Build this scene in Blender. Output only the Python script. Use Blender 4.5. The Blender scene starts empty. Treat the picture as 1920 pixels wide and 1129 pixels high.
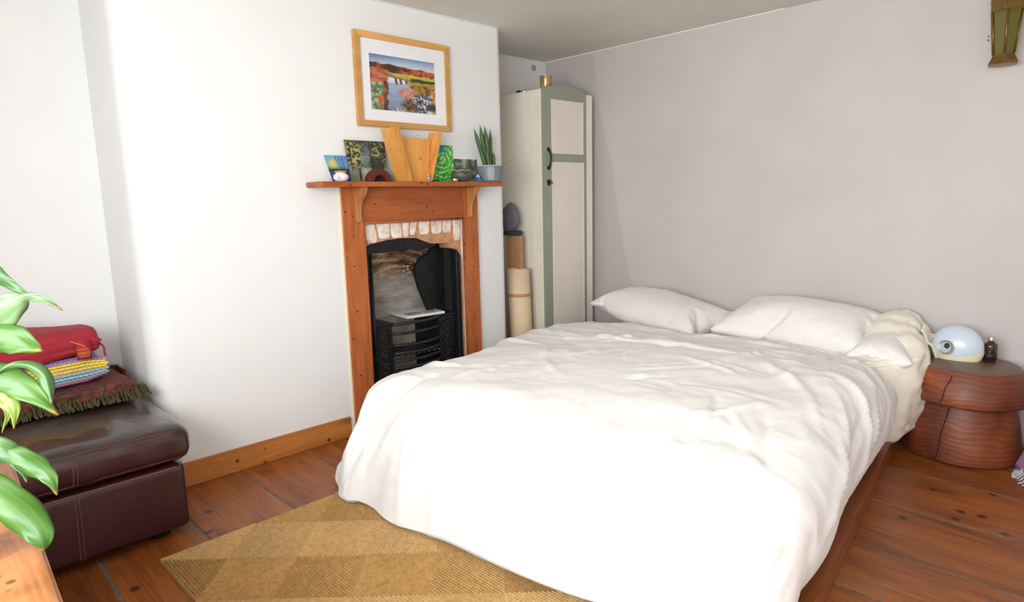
import bpy, bmesh, math, random
import numpy as np
from mathutils import Vector, Matrix

random.seed(7)
RNG = np.random.RandomState(11)
sc = bpy.context.scene
col = sc.collection
pi = math.pi

# ------------------------------------------------------------------ camera
def make_camera():
    yaw, pit, rol = [math.radians(a) for a in (45.791, 9.12, -1.352)]
    fw = Vector((-math.sin(yaw)*math.cos(pit), math.cos(yaw)*math.cos(pit), -math.sin(pit)))
    rt = Vector((math.cos(yaw), math.sin(yaw), 0)); up = rt.cross(fw)
    r2 = math.cos(rol)*rt + math.sin(rol)*up
    u2 = -math.sin(rol)*rt + math.cos(rol)*up
    cd = bpy.data.cameras.new('camera'); cam = bpy.data.objects.new('camera', cd); col.objects.link(cam)
    M = Matrix((r2, u2, -fw)).transposed().to_4x4(); M.translation = Vector((2.876, 0, 1.2))
    cam.matrix_world = M
    cd.sensor_width = 36; cd.lens = 1197.68/1920*36; cd.clip_start = .05
    sc.camera = cam
make_camera()

# ------------------------------------------------------------------ light and exposure
sc.view_settings.view_transform = 'Standard'; sc.view_settings.look = 'None'
sc.view_settings.gamma = 1.0; sc.view_settings.use_curve_mapping = False
sc.view_settings.exposure = 0.0
world = bpy.data.worlds.new('sky'); sc.world = world; world.use_nodes = True
wn = world.node_tree; bgn = wn.nodes['Background']
skyt = wn.nodes.new('ShaderNodeTexSky'); skyt.sky_type = 'HOSEK_WILKIE'; skyt.turbidity = 6
skyt.sun_direction = (0.3, -0.5, 0.8)
wn.links.new(skyt.outputs[0], bgn.inputs[0]); bgn.inputs[1].default_value = 1.2

def area(name, loc, rot, sx, sy, power, color):
    l = bpy.data.lights.new(name, 'AREA'); l.shape = 'RECTANGLE'; l.size = sx; l.size_y = sy
    l.energy = power; l.color = color
    o = bpy.data.objects.new(name, l); col.objects.link(o); o.location = loc; o.rotation_euler = rot
    return o
# daylight entering through the window of the near wall
area('daylight_window', (2.43, -.765, 1.37), (pi/2, 0, 0), 2.05, 1.05, 112, (.91, .965, 1.0))
sl = bpy.data.lights.new('sun', 'SUN'); sl.energy = 3.6; sl.color = (1, .9, .76); sl.angle = .012
so = bpy.data.objects.new('sun', sl); col.objects.link(so)
so.rotation_euler = Vector((.12, -.70, .91)).to_track_quat('Z', 'Y').to_euler()

# ------------------------------------------------------------------ materials
def lin(c):
    return tuple(((x/255)/12.92 if x/255 <= .04045 else ((x/255+.055)/1.055)**2.4) for x in c) + (1,)
class NT:
    def __init__(s, name):
        s.m = bpy.data.materials.new(name); s.m.use_nodes = True; s.t = s.m.node_tree
        s.b = s.t.nodes['Principled BSDF']
    def n(s, kind, **kw):
        x = s.t.nodes.new('ShaderNode'+kind)
        for k, v in kw.items():
            if k.startswith('i_'):
                key = k[2:]; key = int(key) if key.isdigit() else key
                x.inputs[key].default_value = v
            else: setattr(x, k, v)
        return x
    def l(s, a, b): s.t.links.new(a, b)
    def ramp(s, fac, stops, interp='LINEAR'):
        r = s.n('ValToRGB'); r.color_ramp.interpolation = interp
        e = r.color_ramp.elements
        while len(e) < len(stops): e.new(.5)
        for el, (p, c) in zip(e, stops): el.position = p; el.color = c
        s.l(fac, r.inputs[0]); return r.outputs[0]
    def mix(s, fac, a, b, mode='MIX'):
        x = s.n('Mix', data_type='RGBA', blend_type=mode)
        for i, v in ((0, fac), (6, a), (7, b)):
            if hasattr(v, 'is_output'): s.l(v, x.inputs[i])
            else: x.inputs[i].default_value = v
        return x.outputs[2]
    def bump(s, h, strength, dist=.01):
        x = s.n('Bump'); x.inputs['Strength'].default_value = strength; x.inputs['Distance'].default_value = dist
        s.l(h, x.inputs['Height']); s.l(x.outputs[0], s.b.inputs['Normal'])
def plain(name, c, rough=.6, metal=0., noise=0., nscale=20, bump=0., spec=None, coat=0.):
    k = NT(name); b = k.b; b.inputs['Roughness'].default_value = rough; b.inputs['Metallic'].default_value = metal
    if coat: b.inputs['Coat Weight'].default_value = coat
    if spec is not None: b.inputs['Specular IOR Level'].default_value = spec
    tc = k.n('TexCoord'); nz = k.n('TexNoise', i_Scale=nscale, i_Detail=4.)
    k.l(tc.outputs['Object'], nz.inputs['Vector'])
    L = lin(c); a = tuple(x*(1-noise) for x in L[:3])+(1,); d = tuple(min(1, x*(1+noise)) for x in L[:3])+(1,)
    k.l(k.ramp(nz.outputs[0], [(.3, a), (.7, d)]), b.inputs['Base Color'])
    if bump: k.bump(nz.outputs[0], bump)
    return k.m
def wood(name, light, dark, knot, axis=0, rough=.45, stretch=9, knots=1., scale=2.2, knotscale=3.2, rings=.5, coat=.15, bump=.15, worn=None, speck=15., sel=.48):
    """planed pine: grain runs along the given axis of the object"""
    k = NT(name); b = k.b
    tc = k.n('TexCoord'); oi = k.n('ObjectInfo')
    off = k.n('VectorMath', operation='SCALE'); off.inputs[0].default_value = (17.3, 9.1, 5.7); k.l(oi.outputs['Random'], off.inputs['Scale'])
    add = k.n('VectorMath', operation='ADD'); k.l(tc.outputs['Object'], add.inputs[0]); k.l(off.outputs[0], add.inputs[1])
    s = [stretch]*3; s[axis] = 1.0
    mp = k.n('Mapping'); mp.inputs['Scale'].default_value = s; k.l(add.outputs[0], mp.inputs[0])
    # knots: elongated cells
    ks = [knotscale*1.5]*3; ks[axis] = knotscale*.62
    mk = k.n('Mapping'); mk.inputs['Scale'].default_value = ks; k.l(add.outputs[0], mk.inputs[0])
    vo = k.n('TexVoronoi', i_Scale=1.0); k.l(mk.outputs[0], vo.inputs['Vector'])
    # grain bends around knots
    bend = k.n('Math', operation='MULTIPLY'); bend.inputs[1].default_value = .5; k.l(vo.outputs['Distance'], bend.inputs[0])
    cmb = k.n('CombineXYZ'); 
    for i in range(3):
        if i != axis: k.l(bend.outputs[0], cmb.inputs[i])
    ad2 = k.n('VectorMath', operation='ADD'); k.l(mp.outputs[0], ad2.inputs[0]); k.l(cmb.outputs[0], ad2.inputs[1])
    n1 = k.n('TexNoise', i_Scale=scale, i_Detail=6., i_Roughness=.6, i_Distortion=.6); k.l(ad2.outputs[0], n1.inputs['Vector'])
    s2 = [stretch*5]*3; s2[axis] = 1.6
    m2 = k.n('Mapping'); m2.inputs['Scale'].default_value = s2; k.l(add.outputs[0], m2.inputs[0])
    n2 = k.n('TexNoise', i_Scale=3., i_Detail=5.); k.l(m2.outputs[0], n2.inputs['Vector'])
    c0 = k.ramp(n1.outputs[0], [(.28, lin(dark)), (.62, lin(light))])
    c1 = k.mix(rings, c0, k.mix(1., c0, k.ramp(n2.outputs[0], [(.35, (.62, .55, .5, 1)), (.6, (1, 1, 1, 1))]), 'MULTIPLY'))
    # plank to plank tone
    tone = k.ramp(oi.outputs['Random'], [(0, (.80, .78, .76, 1)), (1, (1.14, 1.12, 1.1, 1))])
    c2 = k.mix(.8, c1, k.mix(1., c1, tone, 'MULTIPLY'))
    kf = k.ramp(vo.outputs['Distance'], [(.06, (1, 1, 1, 1)), (.21, (0, 0, 0, 1))])
    sel = k.ramp(vo.outputs['Color'], [(sel, (0, 0, 0, 1)), (sel+.03, (1, 1, 1, 1))])
    kk = k.n('Math', operation='MULTIPLY'); k.l(kf, kk.inputs[0]); k.l(sel, kk.inputs[1])
    kk2 = k.n('Math', operation='MULTIPLY'); k.l(kk.outputs[0], kk2.inputs[0]); kk2.inputs[1].default_value = knots
    c3 = k.mix(kk2.outputs[0], c2, lin(knot))
    # small nail holes and specks
    v2 = k.n('TexVoronoi', i_Scale=speck); k.l(add.outputs[0], v2.inputs['Vector'])
    sp = k.ramp(v2.outputs['Distance'], [(.10, (1, 1, 1, 1)), (.19, (0, 0, 0, 1))])
    s3 = k.ramp(v2.outputs['Color'], [(.48, (0, 0, 0, 1)), (.5, (1, 1, 1, 1))])
    mm = k.n('Math', operation='MULTIPLY'); k.l(sp, mm.inputs[0]); k.l(s3, mm.inputs[1])
    m3 = k.n('Math', operation='MULTIPLY'); k.l(mm.outputs[0], m3.inputs[0]); m3.inputs[1].default_value = .85*min(1, knots)
    c4 = k.mix(m3.outputs[0], c3, lin(tuple(x*.55 for x in knot)))
    if worn:
        nw = k.n('TexNoise', i_Scale=3.4, i_Detail=8., i_Roughness=.65); k.l(add.outputs[0], nw.inputs['Vector'])
        c4 = k.mix(k.ramp(nw.outputs[0], [(.55, (0, 0, 0, 1)), (.72, (.55, .55, .55, 1))]), c4, lin(worn))
    k.l(c4, b.inputs['Base Color'])
    b.inputs['Roughness'].default_value = rough; b.inputs['Coat Weight'].default_value = coat; b.inputs['Coat Roughness'].default_value = .3
    k.bump(n2.outputs[0], bump, .004)
    return k.m
def plaster(name, c, c2=None, scale=3, bump=.12, mask=None):
    k = NT(name); tc = k.n('TexCoord')
    n = k.n('TexNoise', i_Scale=float(scale), i_Detail=5.); k.l(tc.outputs['Object'], n.inputs['Vector'])
    f = k.n('TexNoise', i_Scale=60., i_Detail=3.); k.l(tc.outputs['Object'], f.inputs['Vector'])
    c2 = c2 or tuple(x*.99 for x in c)
    k.l(k.ramp(n.outputs[0], [(.35, lin(c2)), (.65, lin(c))]), k.b.inputs['Base Color'])
    k.b.inputs['Roughness'].default_value = .75
    ad = k.n('Math', operation='MULTIPLY_ADD'); k.l(n.outputs[0], ad.inputs[0]); ad.inputs[1].default_value = 3; k.l(f.outputs[0], ad.inputs[2])
    k.bump(ad.outputs[0], bump, .004)
    return k.m

M = {}
M['white_wall'] = plaster('white_wall_paint', (238, 238, 236))
M['ceiling'] = plaster('ceiling_paint', (226, 222, 214), (215, 208, 198), 1.3)
M['floor'] = wood('floorboard_wood', (172, 98, 40), (112, 56, 20), (44, 20, 10), 0, .42, 7, 1., 1.8, 3.0, .75, .12, worn=(152, 106, 68), speck=9., sel=.40)
M['skirting'] = wood('skirting_pine', (214, 142, 70), (190, 112, 46), (80, 38, 16), 1, .4, 8, 1.2, 2., 3.6, .35, .2)
M['surround_v'] = wood('surround_pine_upright', (196, 112, 54), (156, 78, 32), (70, 32, 14), 2, .5, 8, 1.1, 2.2, 5., .4, .1, speck=26., sel=.45)
M['surround_h'] = wood('surround_pine_level', (192, 104, 46), (156, 74, 28), (70, 32, 14), 1, .5, 8, 1.1, 2.2, 5., .4, .1, speck=24., sel=.45)
M['bracket'] = wood('bracket_pine', (216, 152, 88), (196, 126, 66), (110, 60, 26), 2, .5, 6, .4)
M['platform'] = wood('bed_platform_wood', (152, 86, 40), (122, 62, 28), (70, 34, 16), 1, .4, 8, .5, 1.6, 1.6, .4, .25)
def stump_mat():
    k = NT('carved_stump_side'); tc = k.n('TexCoord')
    mp = k.n('Mapping'); mp.inputs['Scale'].default_value = (1.2, 1.2, 1.6); k.l(tc.outputs['Object'], mp.inputs[0])
    w = k.n('TexWave', bands_direction='Z', i_Scale=9., i_Distortion=14., i_Detail=2.); w.inputs['Detail Scale'].default_value = .45; k.l(mp.outputs[0], w.inputs['Vector'])
    n = k.n('TexNoise', i_Scale=5., i_Detail=5.); k.l(tc.outputs['Object'], n.inputs['Vector'])
    c = k.ramp(n.outputs[0], [(.35, lin((96, 48, 28))), (.55, lin((128, 66, 36))), (.7, lin((152, 84, 46)))])
    c = k.mix(.36, c, k.mix(1., c, k.ramp(w.outputs[0], [(.1, (.5, .42, .36, 1)), (.6, (1.05, 1.05, 1.05, 1))]), 'MULTIPLY'))
    k.l(c, k.b.inputs['Base Color']); k.b.inputs['Roughness'].default_value = .5; k.bump(w.outputs[0], .12, .004); return k.m
M['stump'] = stump_mat(); M['stump_top'] = wood('stump_top_wood', (112, 84, 66), (86, 62, 48), (50, 34, 26), 0, .45, 6, .2)
M['box_pine'] = wood('pale_pine', (226, 164, 84), (206, 138, 58), (150, 90, 40), 2, .5, 6, .5, 2., 4., .35, .1)
M['frame_oak'] = wood('frame_oak', (222, 170, 102), (206, 148, 80), (180, 120, 60), 1, .45, 10, .0, 2., 3., .3, .1)
M['table'] = wood('table_top_wood', (186, 122, 72), (146, 88, 48), (84, 46, 26), 0, .35, 7, .9, 2.2, 4., .7, .2, speck=20.)
M['dark_wood'] = wood('dark_brown_wood', (110, 58, 30), (80, 38, 18), (40, 20, 10), 1, .4, 8, .3)
M['board'] = wood('offcut_board', (206, 160, 116), (190, 142, 96), (150, 100, 60), 2, .6, 6, .4)
M['gap'] = plain('dusty_gap', (104, 100, 94), .9, noise=.4, nscale=40)
M['cream'] = plain('cream_paint', (240, 232, 216), .45, noise=.03, nscale=6)
M['cream_panel'] = plain('cream_panel_paint', (234, 223, 212), .5, noise=.03, nscale=5)
M['green'] = plain('sage_green_paint', (150, 157, 138), .45, noise=.05, nscale=8)
M['iron'] = plain('black_cast_iron', (24, 25, 27), .42, .2, .5, 30, .25, spec=.4)
M['iron_raised'] = plain('raised_iron_ornament', (48, 50, 52), .35, .3, .3, 60, .2)
M['brass'] = plain('aged_brass', (136, 108, 62), .38, .85, .3, 30, .1)
M['bronze_handle'] = plain('dark_bronze', (58, 48, 40), .35, .7, .2, 40)
M['steel'] = plain('silver_metal', (200, 198, 192), .25, .9)
M['white_mat'] = plain('white_card', (238, 238, 240), .7, noise=.01)
M['white_gloss'] = plain('white_glaze', (240, 238, 234), .2, coat=.5)
M['blue_print'] = plain('blue_glaze', (70, 100, 170), .3)
M['terracotta'] = plain('dark_terracotta', (96, 34, 22), .5, noise=.25, nscale=50, bump=.2)
M['dark_hole'] = plain('dark_soot', (26, 28, 26), .8, noise=.3)
M['pot_grey'] = plain('grey_ceramic', (120, 128, 138), .45, noise=.05, nscale=30)
M['pot_rim'] = plain('pale_ceramic', (206, 204, 198), .4)
M['soil'] = plain('potting_soil', (50, 38, 30), .95, noise=.5, nscale=90, bump=.8)
M['paper_roll'] = plain('cream_roll', (226, 200, 166), .7, noise=.06, nscale=6)
M['grey_cloth'] = plain('grey_cloth', (110, 104, 112), .9, noise=.2, nscale=30, bump=.4)
M['mag_pages'] = plain('magazine_pages', (226, 224, 220), .7)
M['ash'] = plain('sooty_plaster', (170, 160, 148), .9, noise=.3, nscale=9, bump=.5)
M['red_cloth'] = plain('crimson_cloth', (158, 26, 44), .75, noise=.12, nscale=14, bump=.2)
M['gold_thread'] = plain('gold_thread', (226, 178, 70), .5, noise=.1)
M['lamp_cream'] = plain('cream_plastic', (232, 226, 190), .35, coat=.3)
M['ottoman_foot'] = plain('black_plastic', (26, 22, 22), .5)
M['stitch'] = plain('maroon_stitching', (150, 92, 84), .7)
M['seam_red'] = plain('red_piping', (104, 44, 42), .6)
M['glass'] = NT('clear_glass').m
gb = M['glass'].node_tree.nodes['Principled BSDF']; gb.inputs['Transmission Weight'].default_value = 1; gb.inputs['Roughness'].default_value = .02; gb.inputs['IOR'].default_value = 1.45
def cotton(name, c, weave=900, crease=0.0):
    k = NT(name); tc = k.n('TexCoord')
    n = k.n('TexNoise', i_Scale=7., i_Detail=6., i_Roughness=.6, i_Distortion=.8); k.l(tc.outputs['Object'], n.inputs['Vector'])
    k.b.inputs['Base Color'].default_value = lin(c); k.b.inputs['Roughness'].default_value = .85
    k.b.inputs['Sheen Weight'].default_value = .2; k.b.inputs['Specular IOR Level'].default_value = .2
    k.bump(n.outputs[0], .3, .010)
    return k.m
M['duvet'] = cotton('white_duvet_cotton', (236, 233, 229))
M['pillow'] = cotton('white_pillow_cotton', (238, 232, 228))
M['sheet'] = cotton('ivory_sheet_cotton', (240, 232, 216))

def wall_back_mat():
    k = NT('mauve_grey_wall_paint'); tc = k.n('TexCoord'); ge = k.n('NewGeometry'); sx = k.n('SeparateXYZ'); k.l(ge.outputs['Position'], sx.inputs[0])
    n = k.n('TexNoise', i_Scale=2.2, i_Detail=4.); k.l(tc.outputs['Object'], n.inputs['Vector'])
    base = k.ramp(n.outputs[0], [(.35, lin((199, 192, 188))), (.65, lin((205, 198, 195)))])
    # first coat left showing along the wardrobe
    n2 = k.n('TexNoise', i_Scale=5., i_Detail=3.); k.l(tc.outputs['Object'], n2.inputs['Vector'])
    a = k.n('Math', operation='MULTIPLY_ADD'); k.l(sx.outputs[2], a.inputs[0]); a.inputs[1].default_value = .22; k.l(sx.outputs[0], a.inputs[2])
    b = k.n('Math', operation='MULTIPLY_ADD'); k.l(n2.outputs[0], b.inputs[0]); b.inputs[1].default_value = .09; k.l(a.outputs[0], b.inputs[2])
    f = k.ramp(b.outputs[0], [(.475, (1, 1, 1, 1)), (.485, (0, 0, 0, 1))])
    c = k.mix(f, base, lin((194, 186, 182)))
    k.l(c, k.b.inputs['Base Color']); k.b.inputs['Roughness'].default_value = .7
    n3 = k.n('TexNoise', i_Scale=45., i_Detail=3.); k.l(tc.outputs['Object'], n3.inputs['Vector'])
    k.bump(n3.outputs[0], .08, .004); return k.m
M['wall_back'] = wall_back_mat()

def leather_mat():
    k = NT('maroon_leather'); tc = k.n('TexCoord')
    n = k.n('TexNoise', i_Scale=4., i_Detail=5., i_Distortion=.5); k.l(tc.outputs['Object'], n.inputs['Vector'])
    v = k.n('TexVoronoi', i_Scale=160.); k.l(tc.outputs['Object'], v.inputs['Vector'])
    k.l(k.ramp(n.outputs[0], [(.3, lin((50, 21, 24))), (.7, lin((66, 29, 32)))]), k.b.inputs['Base Color'])
    k.b.inputs['Roughness'].default_value = .34; k.b.inputs['Coat Weight'].default_value = .15
    ad = k.n('Math', operation='MULTIPLY_ADD'); k.l(v.outputs['Distance'], ad.inputs[0]); ad.inputs[1].default_value = .12; k.l(n.outputs[0], ad.inputs[2])
    k.bump(ad.outputs[0], .35, .012); return k.m
M['leather'] = leather_mat()
def leather_top():
    k = NT('sheen_grey_leather'); tc = k.n('TexCoord')
    n = k.n('TexNoise', i_Scale=3., i_Detail=6., i_Distortion=1.); k.l(tc.outputs['Object'], n.inputs['Vector'])
    k.l(k.ramp(n.outputs[0], [(.3, lin((46, 34, 32))), (.7, lin((66, 50, 46)))]), k.b.inputs['Base Color'])  # greyer than the sides: window sheen on the lid top put into the colour
    k.b.inputs['Roughness'].default_value = .28; k.b.inputs['Coat Weight'].default_value = .3; k.bump(n.outputs[0], .9, .025); return k.m
M['leather_top'] = leather_top()

def brick_mat():
    k = NT('whitewashed_brick'); tc = k.n('TexCoord'); oi = k.n('ObjectInfo')
    ad = k.n('VectorMath', operation='ADD'); k.l(tc.outputs['Object'], ad.inputs[0]); k.l(oi.outputs['Random'], ad.inputs[1])
    n = k.n('TexNoise', i_Scale=22., i_Detail=6., i_Roughness=.7); k.l(ad.outputs[0], n.inputs['Vector'])
    k.l(k.ramp(n.outputs[0], [(.28, lin((200, 140, 110))), (.42, lin((232, 204, 184))), (.6, lin((244, 238, 230)))]), k.b.inputs['Base Color'])
    k.b.inputs['Roughness'].default_value = .9; k.bump(n.outputs[0], .6, .006); return k.m
M['brick'] = brick_mat()
M['mortar'] = plain('orange_lime_mortar', (196, 146, 108), .95, noise=.25, nscale=25, bump=.7)
def fireback_mat():
    k = NT('sooty_fireback'); tc = k.n('TexCoord'); sx = k.n('SeparateXYZ'); k.l(tc.outputs['Object'], sx.inputs[0])
    mp = k.n('Mapping'); mp.inputs['Scale'].default_value = (4, 3, 11); k.l(tc.outputs['Object'], mp.inputs[0])
    n = k.n('TexNoise', i_Scale=2., i_Detail=7., i_Roughness=.65); k.l(mp.outputs[0], n.inputs['Vector'])
    low = k.ramp(n.outputs[0], [(.35, lin((150, 142, 130))), (.65, lin((196, 188, 178)))])
    hi = k.ramp(n.outputs[0], [(.38, lin((60, 44, 34))), (.5, lin((140, 106, 78))), (.62, lin((214, 194, 164)))])
    a = k.n('Math', operation='MULTIPLY_ADD'); k.l(n.outputs[0], a.inputs[0]); a.inputs[1].default_value = .12; k.l(sx.outputs[2], a.inputs[2])
    f = k.ramp(a.outputs[0], [(.80, (0, 0, 0, 1)), (.87, (1, 1, 1, 1))])
    k.l(k.mix(f, low, hi), k.b.inputs['Base Color']); k.b.inputs['Roughness'].default_value = .95
    k.bump(n.outputs[0], .8, .02); return k.m
M['fireback'] = fireback_mat()

def rug_mat():
    k = NT('plaited_seagrass'); uv = k.n('UVMap'); 
    tc = k.n('TexCoord')
    mp = k.n('Mapping'); mp.inputs['Rotation'].default_value = (0, 0, .5); mp.inputs['Scale'].default_value = (1, 1, 1); k.l(uv.outputs[0], mp.inputs[0])
    w = k.n('TexWave', i_Scale=42., i_Distortion=2.5, i_Detail=2.); w.inputs['Detail Scale'].default_value = 2.; k.l(mp.outputs[0], w.inputs['Vector'])
    n = k.n('TexNoise', i_Scale=60., i_Detail=4.); k.l(tc.outputs['Object'], n.inputs['Vector'])
    nb = k.n('TexNoise', i_Scale=4., i_Detail=3.); k.l(tc.outputs['Object'], nb.inputs['Vector'])
    c = k.mix(w.outputs[0], lin((206, 150, 80)), lin((252, 214, 148)))
    c = k.mix(.5, c, k.mix(1., c, k.ramp(n.outputs[0], [(.3, (.66, .6, .5, 1)), (.6, (1.2, 1.2, 1.2, 1))]), 'MULTIPLY'))
    c = k.mix(.5, c, k.mix(1., c, k.ramp(nb.outputs[0], [(.3, (.8, .78, .74, 1)), (.7, (1.08, 1.08, 1.08, 1))]), 'MULTIPLY'))
    k.l(c, k.b.inputs['Base Color']); k.b.inputs['Roughness'].default_value = .5; k.b.inputs['Anisotropic'].default_value = .8
    tg = k.n('Tangent', direction_type='UV_MAP'); tg.uv_map = 'UVMap'; k.l(tg.outputs[0], k.b.inputs['Tangent'])
    k.bump(w.outputs[0], .7, .005); return k.m
M['rug'] = rug_mat()

def leaf_mat(name, c1, c2, rough=.35):
    k = NT(name); uv = k.n('UVMap'); sx = k.n('SeparateXYZ'); k.l(uv.outputs[0], sx.inputs[0])
    tc = k.n('TexCoord'); n = k.n('TexNoise', i_Scale=9., i_Detail=3.); k.l(tc.outputs['Object'], n.inputs['Vector'])
    w = k.n('Math', operation='SINE'); mu = k.n('Math', operation='MULTIPLY'); mu.inputs[1].default_value = 26; k.l(sx.outputs[0], mu.inputs[0]); k.l(mu.outputs[0], w.inputs[0])
    c = k.ramp(n.outputs[0], [(.3, lin(c1)), (.7, lin(c2))])
    c = k.mix(k.ramp(w.outputs[0], [(.4, (0, 0, 0, 1)), (1, (.16, .16, .16, 1))]), c, lin(tuple(min(255, x*1.25+14) for x in c2)))
    tip = k.ramp(sx.outputs[1], [(.93, (0, 0, 0, 1)), (1., (.9, .9, .9, 1))])
    c = k.mix(tip, c, lin((190, 140, 70)))
    k.l(c, k.b.inputs['Base Color']); k.b.inputs['Roughness'].default_value = rough
    k.b.inputs['Subsurface Weight'].default_value = 0.0
    tr = k.n('BsdfTranslucent'); k.l(c, tr.inputs[0]); mx = k.n('MixShader'); mx.inputs[0].default_value = .22
    out = k.t.nodes['Material Output']; k.l(k.b.outputs[0], mx.inputs[1]); k.l(tr.outputs[0], mx.inputs[2]); k.l(mx.outputs[0], out.inputs[0])
    return k.m
M['leaf'] = leaf_mat('bright_leaf', (58, 100, 32), (84, 124, 46))
M['leaf_dark'] = leaf_mat('dark_leaf', (60, 96, 48), (84, 122, 62))
M['leaf_pale'] = leaf_mat('pale_leaf', (92, 124, 78), (120, 150, 102))
M['leaf_yellow'] = leaf_mat('yellowing_leaf', (110, 136, 46), (138, 158, 66))
M['succulent'] = plain('succulent_green', (70, 96, 54), .5, noise=.25, nscale=60)
M['stem'] = plain('leaf_stem', (96, 118, 60), .5)
def vcol(name, rough=.6, coat=0.):
    k = NT(name); a = k.n('VertexColor', layer_name='paint'); k.l(a.outputs[0], k.b.inputs['Base Color'])
    k.b.inputs['Roughness'].default_value = rough; k.b.inputs['Coat Weight'].default_value = coat; return k.m
M['print'] = vcol('printed_picture', .55); M['weave'] = vcol('coloured_wool', .9)

# ------------------------------------------------------------------ mesh helpers (world coordinates; origins put at each thing's base)
WL = {}
def wloc(o): return WL.get(o.name, Vector((0, 0, 0)))
def tag(o, label=None, cat=None, group=None, kind=None):
    if label: o['label'] = label
    if cat: o['category'] = cat
    if group: o['group'] = group
    if kind: o['kind'] = kind
    return o
def thing(name, loc, label, cat, group=None, rz=0):
    o = bpy.data.objects.new(name, None); col.objects.link(o); o.location = loc; o.rotation_euler = (0, 0, rz)
    o.empty_display_size = .05; WL[o.name] = Vector((0, 0, 0)) if rz else Vector(loc)
    if rz: o['rot'] = 1
    return tag(o, label, cat, group)
def mesh(name, V, F, m, parent=None, smooth=False, bevel=0, seg=2, subsurf=0, uvs=None, solid=0, mats=None, fm=None, cols=None, angle=None):
    V = np.asarray(V, float).reshape(-1, 3)
    if parent is None:
        mn, mx = V.min(0), V.max(0); org = Vector(((mn[0]+mx[0])/2, (mn[1]+mx[1])/2, mn[2]))
    else: org = wloc(parent)
    me = bpy.data.meshes.new(name); me.from_pydata((V-np.array(org)).tolist(), [], [tuple(map(int, f)) for f in F]); me.update()
    for mm in (mats or [m]): me.materials.append(mm)
    if fm is not None: me.polygons.foreach_set('material_index', list(fm))
    if uvs is not None:
        ul = me.uv_layers.new(name='UVMap'); 
        li = np.zeros(len(me.loops), int); me.loops.foreach_get('vertex_index', li)
        U = np.asarray(uvs, float)
        ul.data.foreach_set('uv', (U[li] if len(U) == len(V) else U).ravel())
    if cols is not None:
        ca = me.color_attributes.new('paint', 'FLOAT_COLOR', 'POINT')
        C = np.ones((len(V), 4)); C[:, :3] = cols; ca.data.foreach_set('color', C.ravel())
    bm = bmesh.new(); bm.from_mesh(me); bmesh.ops.recalc_face_normals(bm, faces=bm.faces)
    if bevel:
        es = [e for e in bm.edges if len(e.link_faces) == 2 and e.calc_face_angle(0) > .5]
        bmesh.ops.bevel(bm, geom=es, offset=bevel, segments=seg, affect='EDGES', clamp_overlap=True)
    if angle is not None:
        for e in bm.edges: e.smooth = not (len(e.link_faces) == 2 and e.calc_face_angle(0) > angle)
    bm.to_mesh(me); bm.free()
    if smooth or bevel or angle is not None: me.polygons.foreach_set('use_smooth', [True]*len(me.polygons))
    if bevel and not smooth:
        me.polygons.foreach_set('use_smooth', [False]*len(me.polygons))
    o = bpy.data.objects.new(name, me); col.objects.link(o)
    if parent is None: o.location = org; WL[o.name] = org
    else: o.parent = parent; WL[o.name] = org
    if solid:
        s = o.modifiers.new('solid', 'SOLIDIFY'); s.thickness = solid; s.offset = 0
    if subsurf:
        s = o.modifiers.new('sub', 'SUBSURF'); s.levels = subsurf; s.render_levels = subsurf
    return o
BF = [(0, 3, 2, 1), (4, 5, 6, 7), (0, 1, 5, 4), (1, 2, 6, 5), (2, 3, 7, 6), (3, 0, 4, 7)]
def boxv(x0, x1, y0, y1, z0, z1): return [(x0, y0, z0), (x1, y0, z0), (x1, y1, z0), (x0, y1, z0), (x0, y0, z1), (x1, y0, z1), (x1, y1, z1), (x0, y1, z1)]
def box(name, x0, x1, y0, y1, z0, z1, m, parent=None, bevel=.002, **k): return mesh(name, boxv(x0, x1, y0, y1, z0, z1), BF, m, parent, bevel=bevel, **k)
def join(parts):
    V, F = [], []
    for v, f in parts:
        n = len(V); V += [tuple(p) for p in v]; F += [tuple(i+n for i in q) for q in f]
    return V, F
def prism(poly, axis, a, b):
    """poly: 2-D points in the two other axes (in x,y,z order), extruded along axis from a to b"""
    def P(p, t): q = [p[0], p[1]]; q.insert(axis, t); return tuple(q)
    n = len(poly); V = [P(p, a) for p in poly]+[P(p, b) for p in poly]
    F = [tuple(range(n)), tuple(range(2*n-1, n-1, -1))]+[(i, (i+1) % n, (i+1) % n+n, i+n) for i in range(n)]
    return V, F
def lathe(prof, c, n=32, sx=1, sy=1, ax='z'):
    V, F = [], []
    for r, h in prof:
        for i in range(n):
            a = 2*pi*i/n; V.append((c[0]+r*math.cos(a)*sx, c[1]+r*math.sin(a)*sy, c[2]+h))
    for j in range(len(prof)-1):
        for i in range(n): F.append((j*n+i, j*n+(i+1) % n, (j+1)*n+(i+1) % n, (j+1)*n+i))
    if prof[0][0] > 1e-4: F.append(tuple(range(n))[::-1])
    if prof[-1][0] > 1e-4: F.append(tuple(range((len(prof)-1)*n, len(prof)*n)))
    return V, F
def catmull(pts, k=6):
    P = [Vector(p) for p in pts]; P = [2*P[0]-P[1]]+P+[2*P[-1]-P[-2]]; out = []
    for i in range(1, len(P)-2):
        for j in range(k):
            t = j/k; out.append(.5*((2*P[i])+(-P[i-1]+P[i+1])*t+(2*P[i-1]-5*P[i]+4*P[i+1]-P[i+2])*t*t+(-P[i-1]+3*P[i]-3*P[i+1]+P[i+2])*t**3))
    out.append(P[-2]); return out
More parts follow.
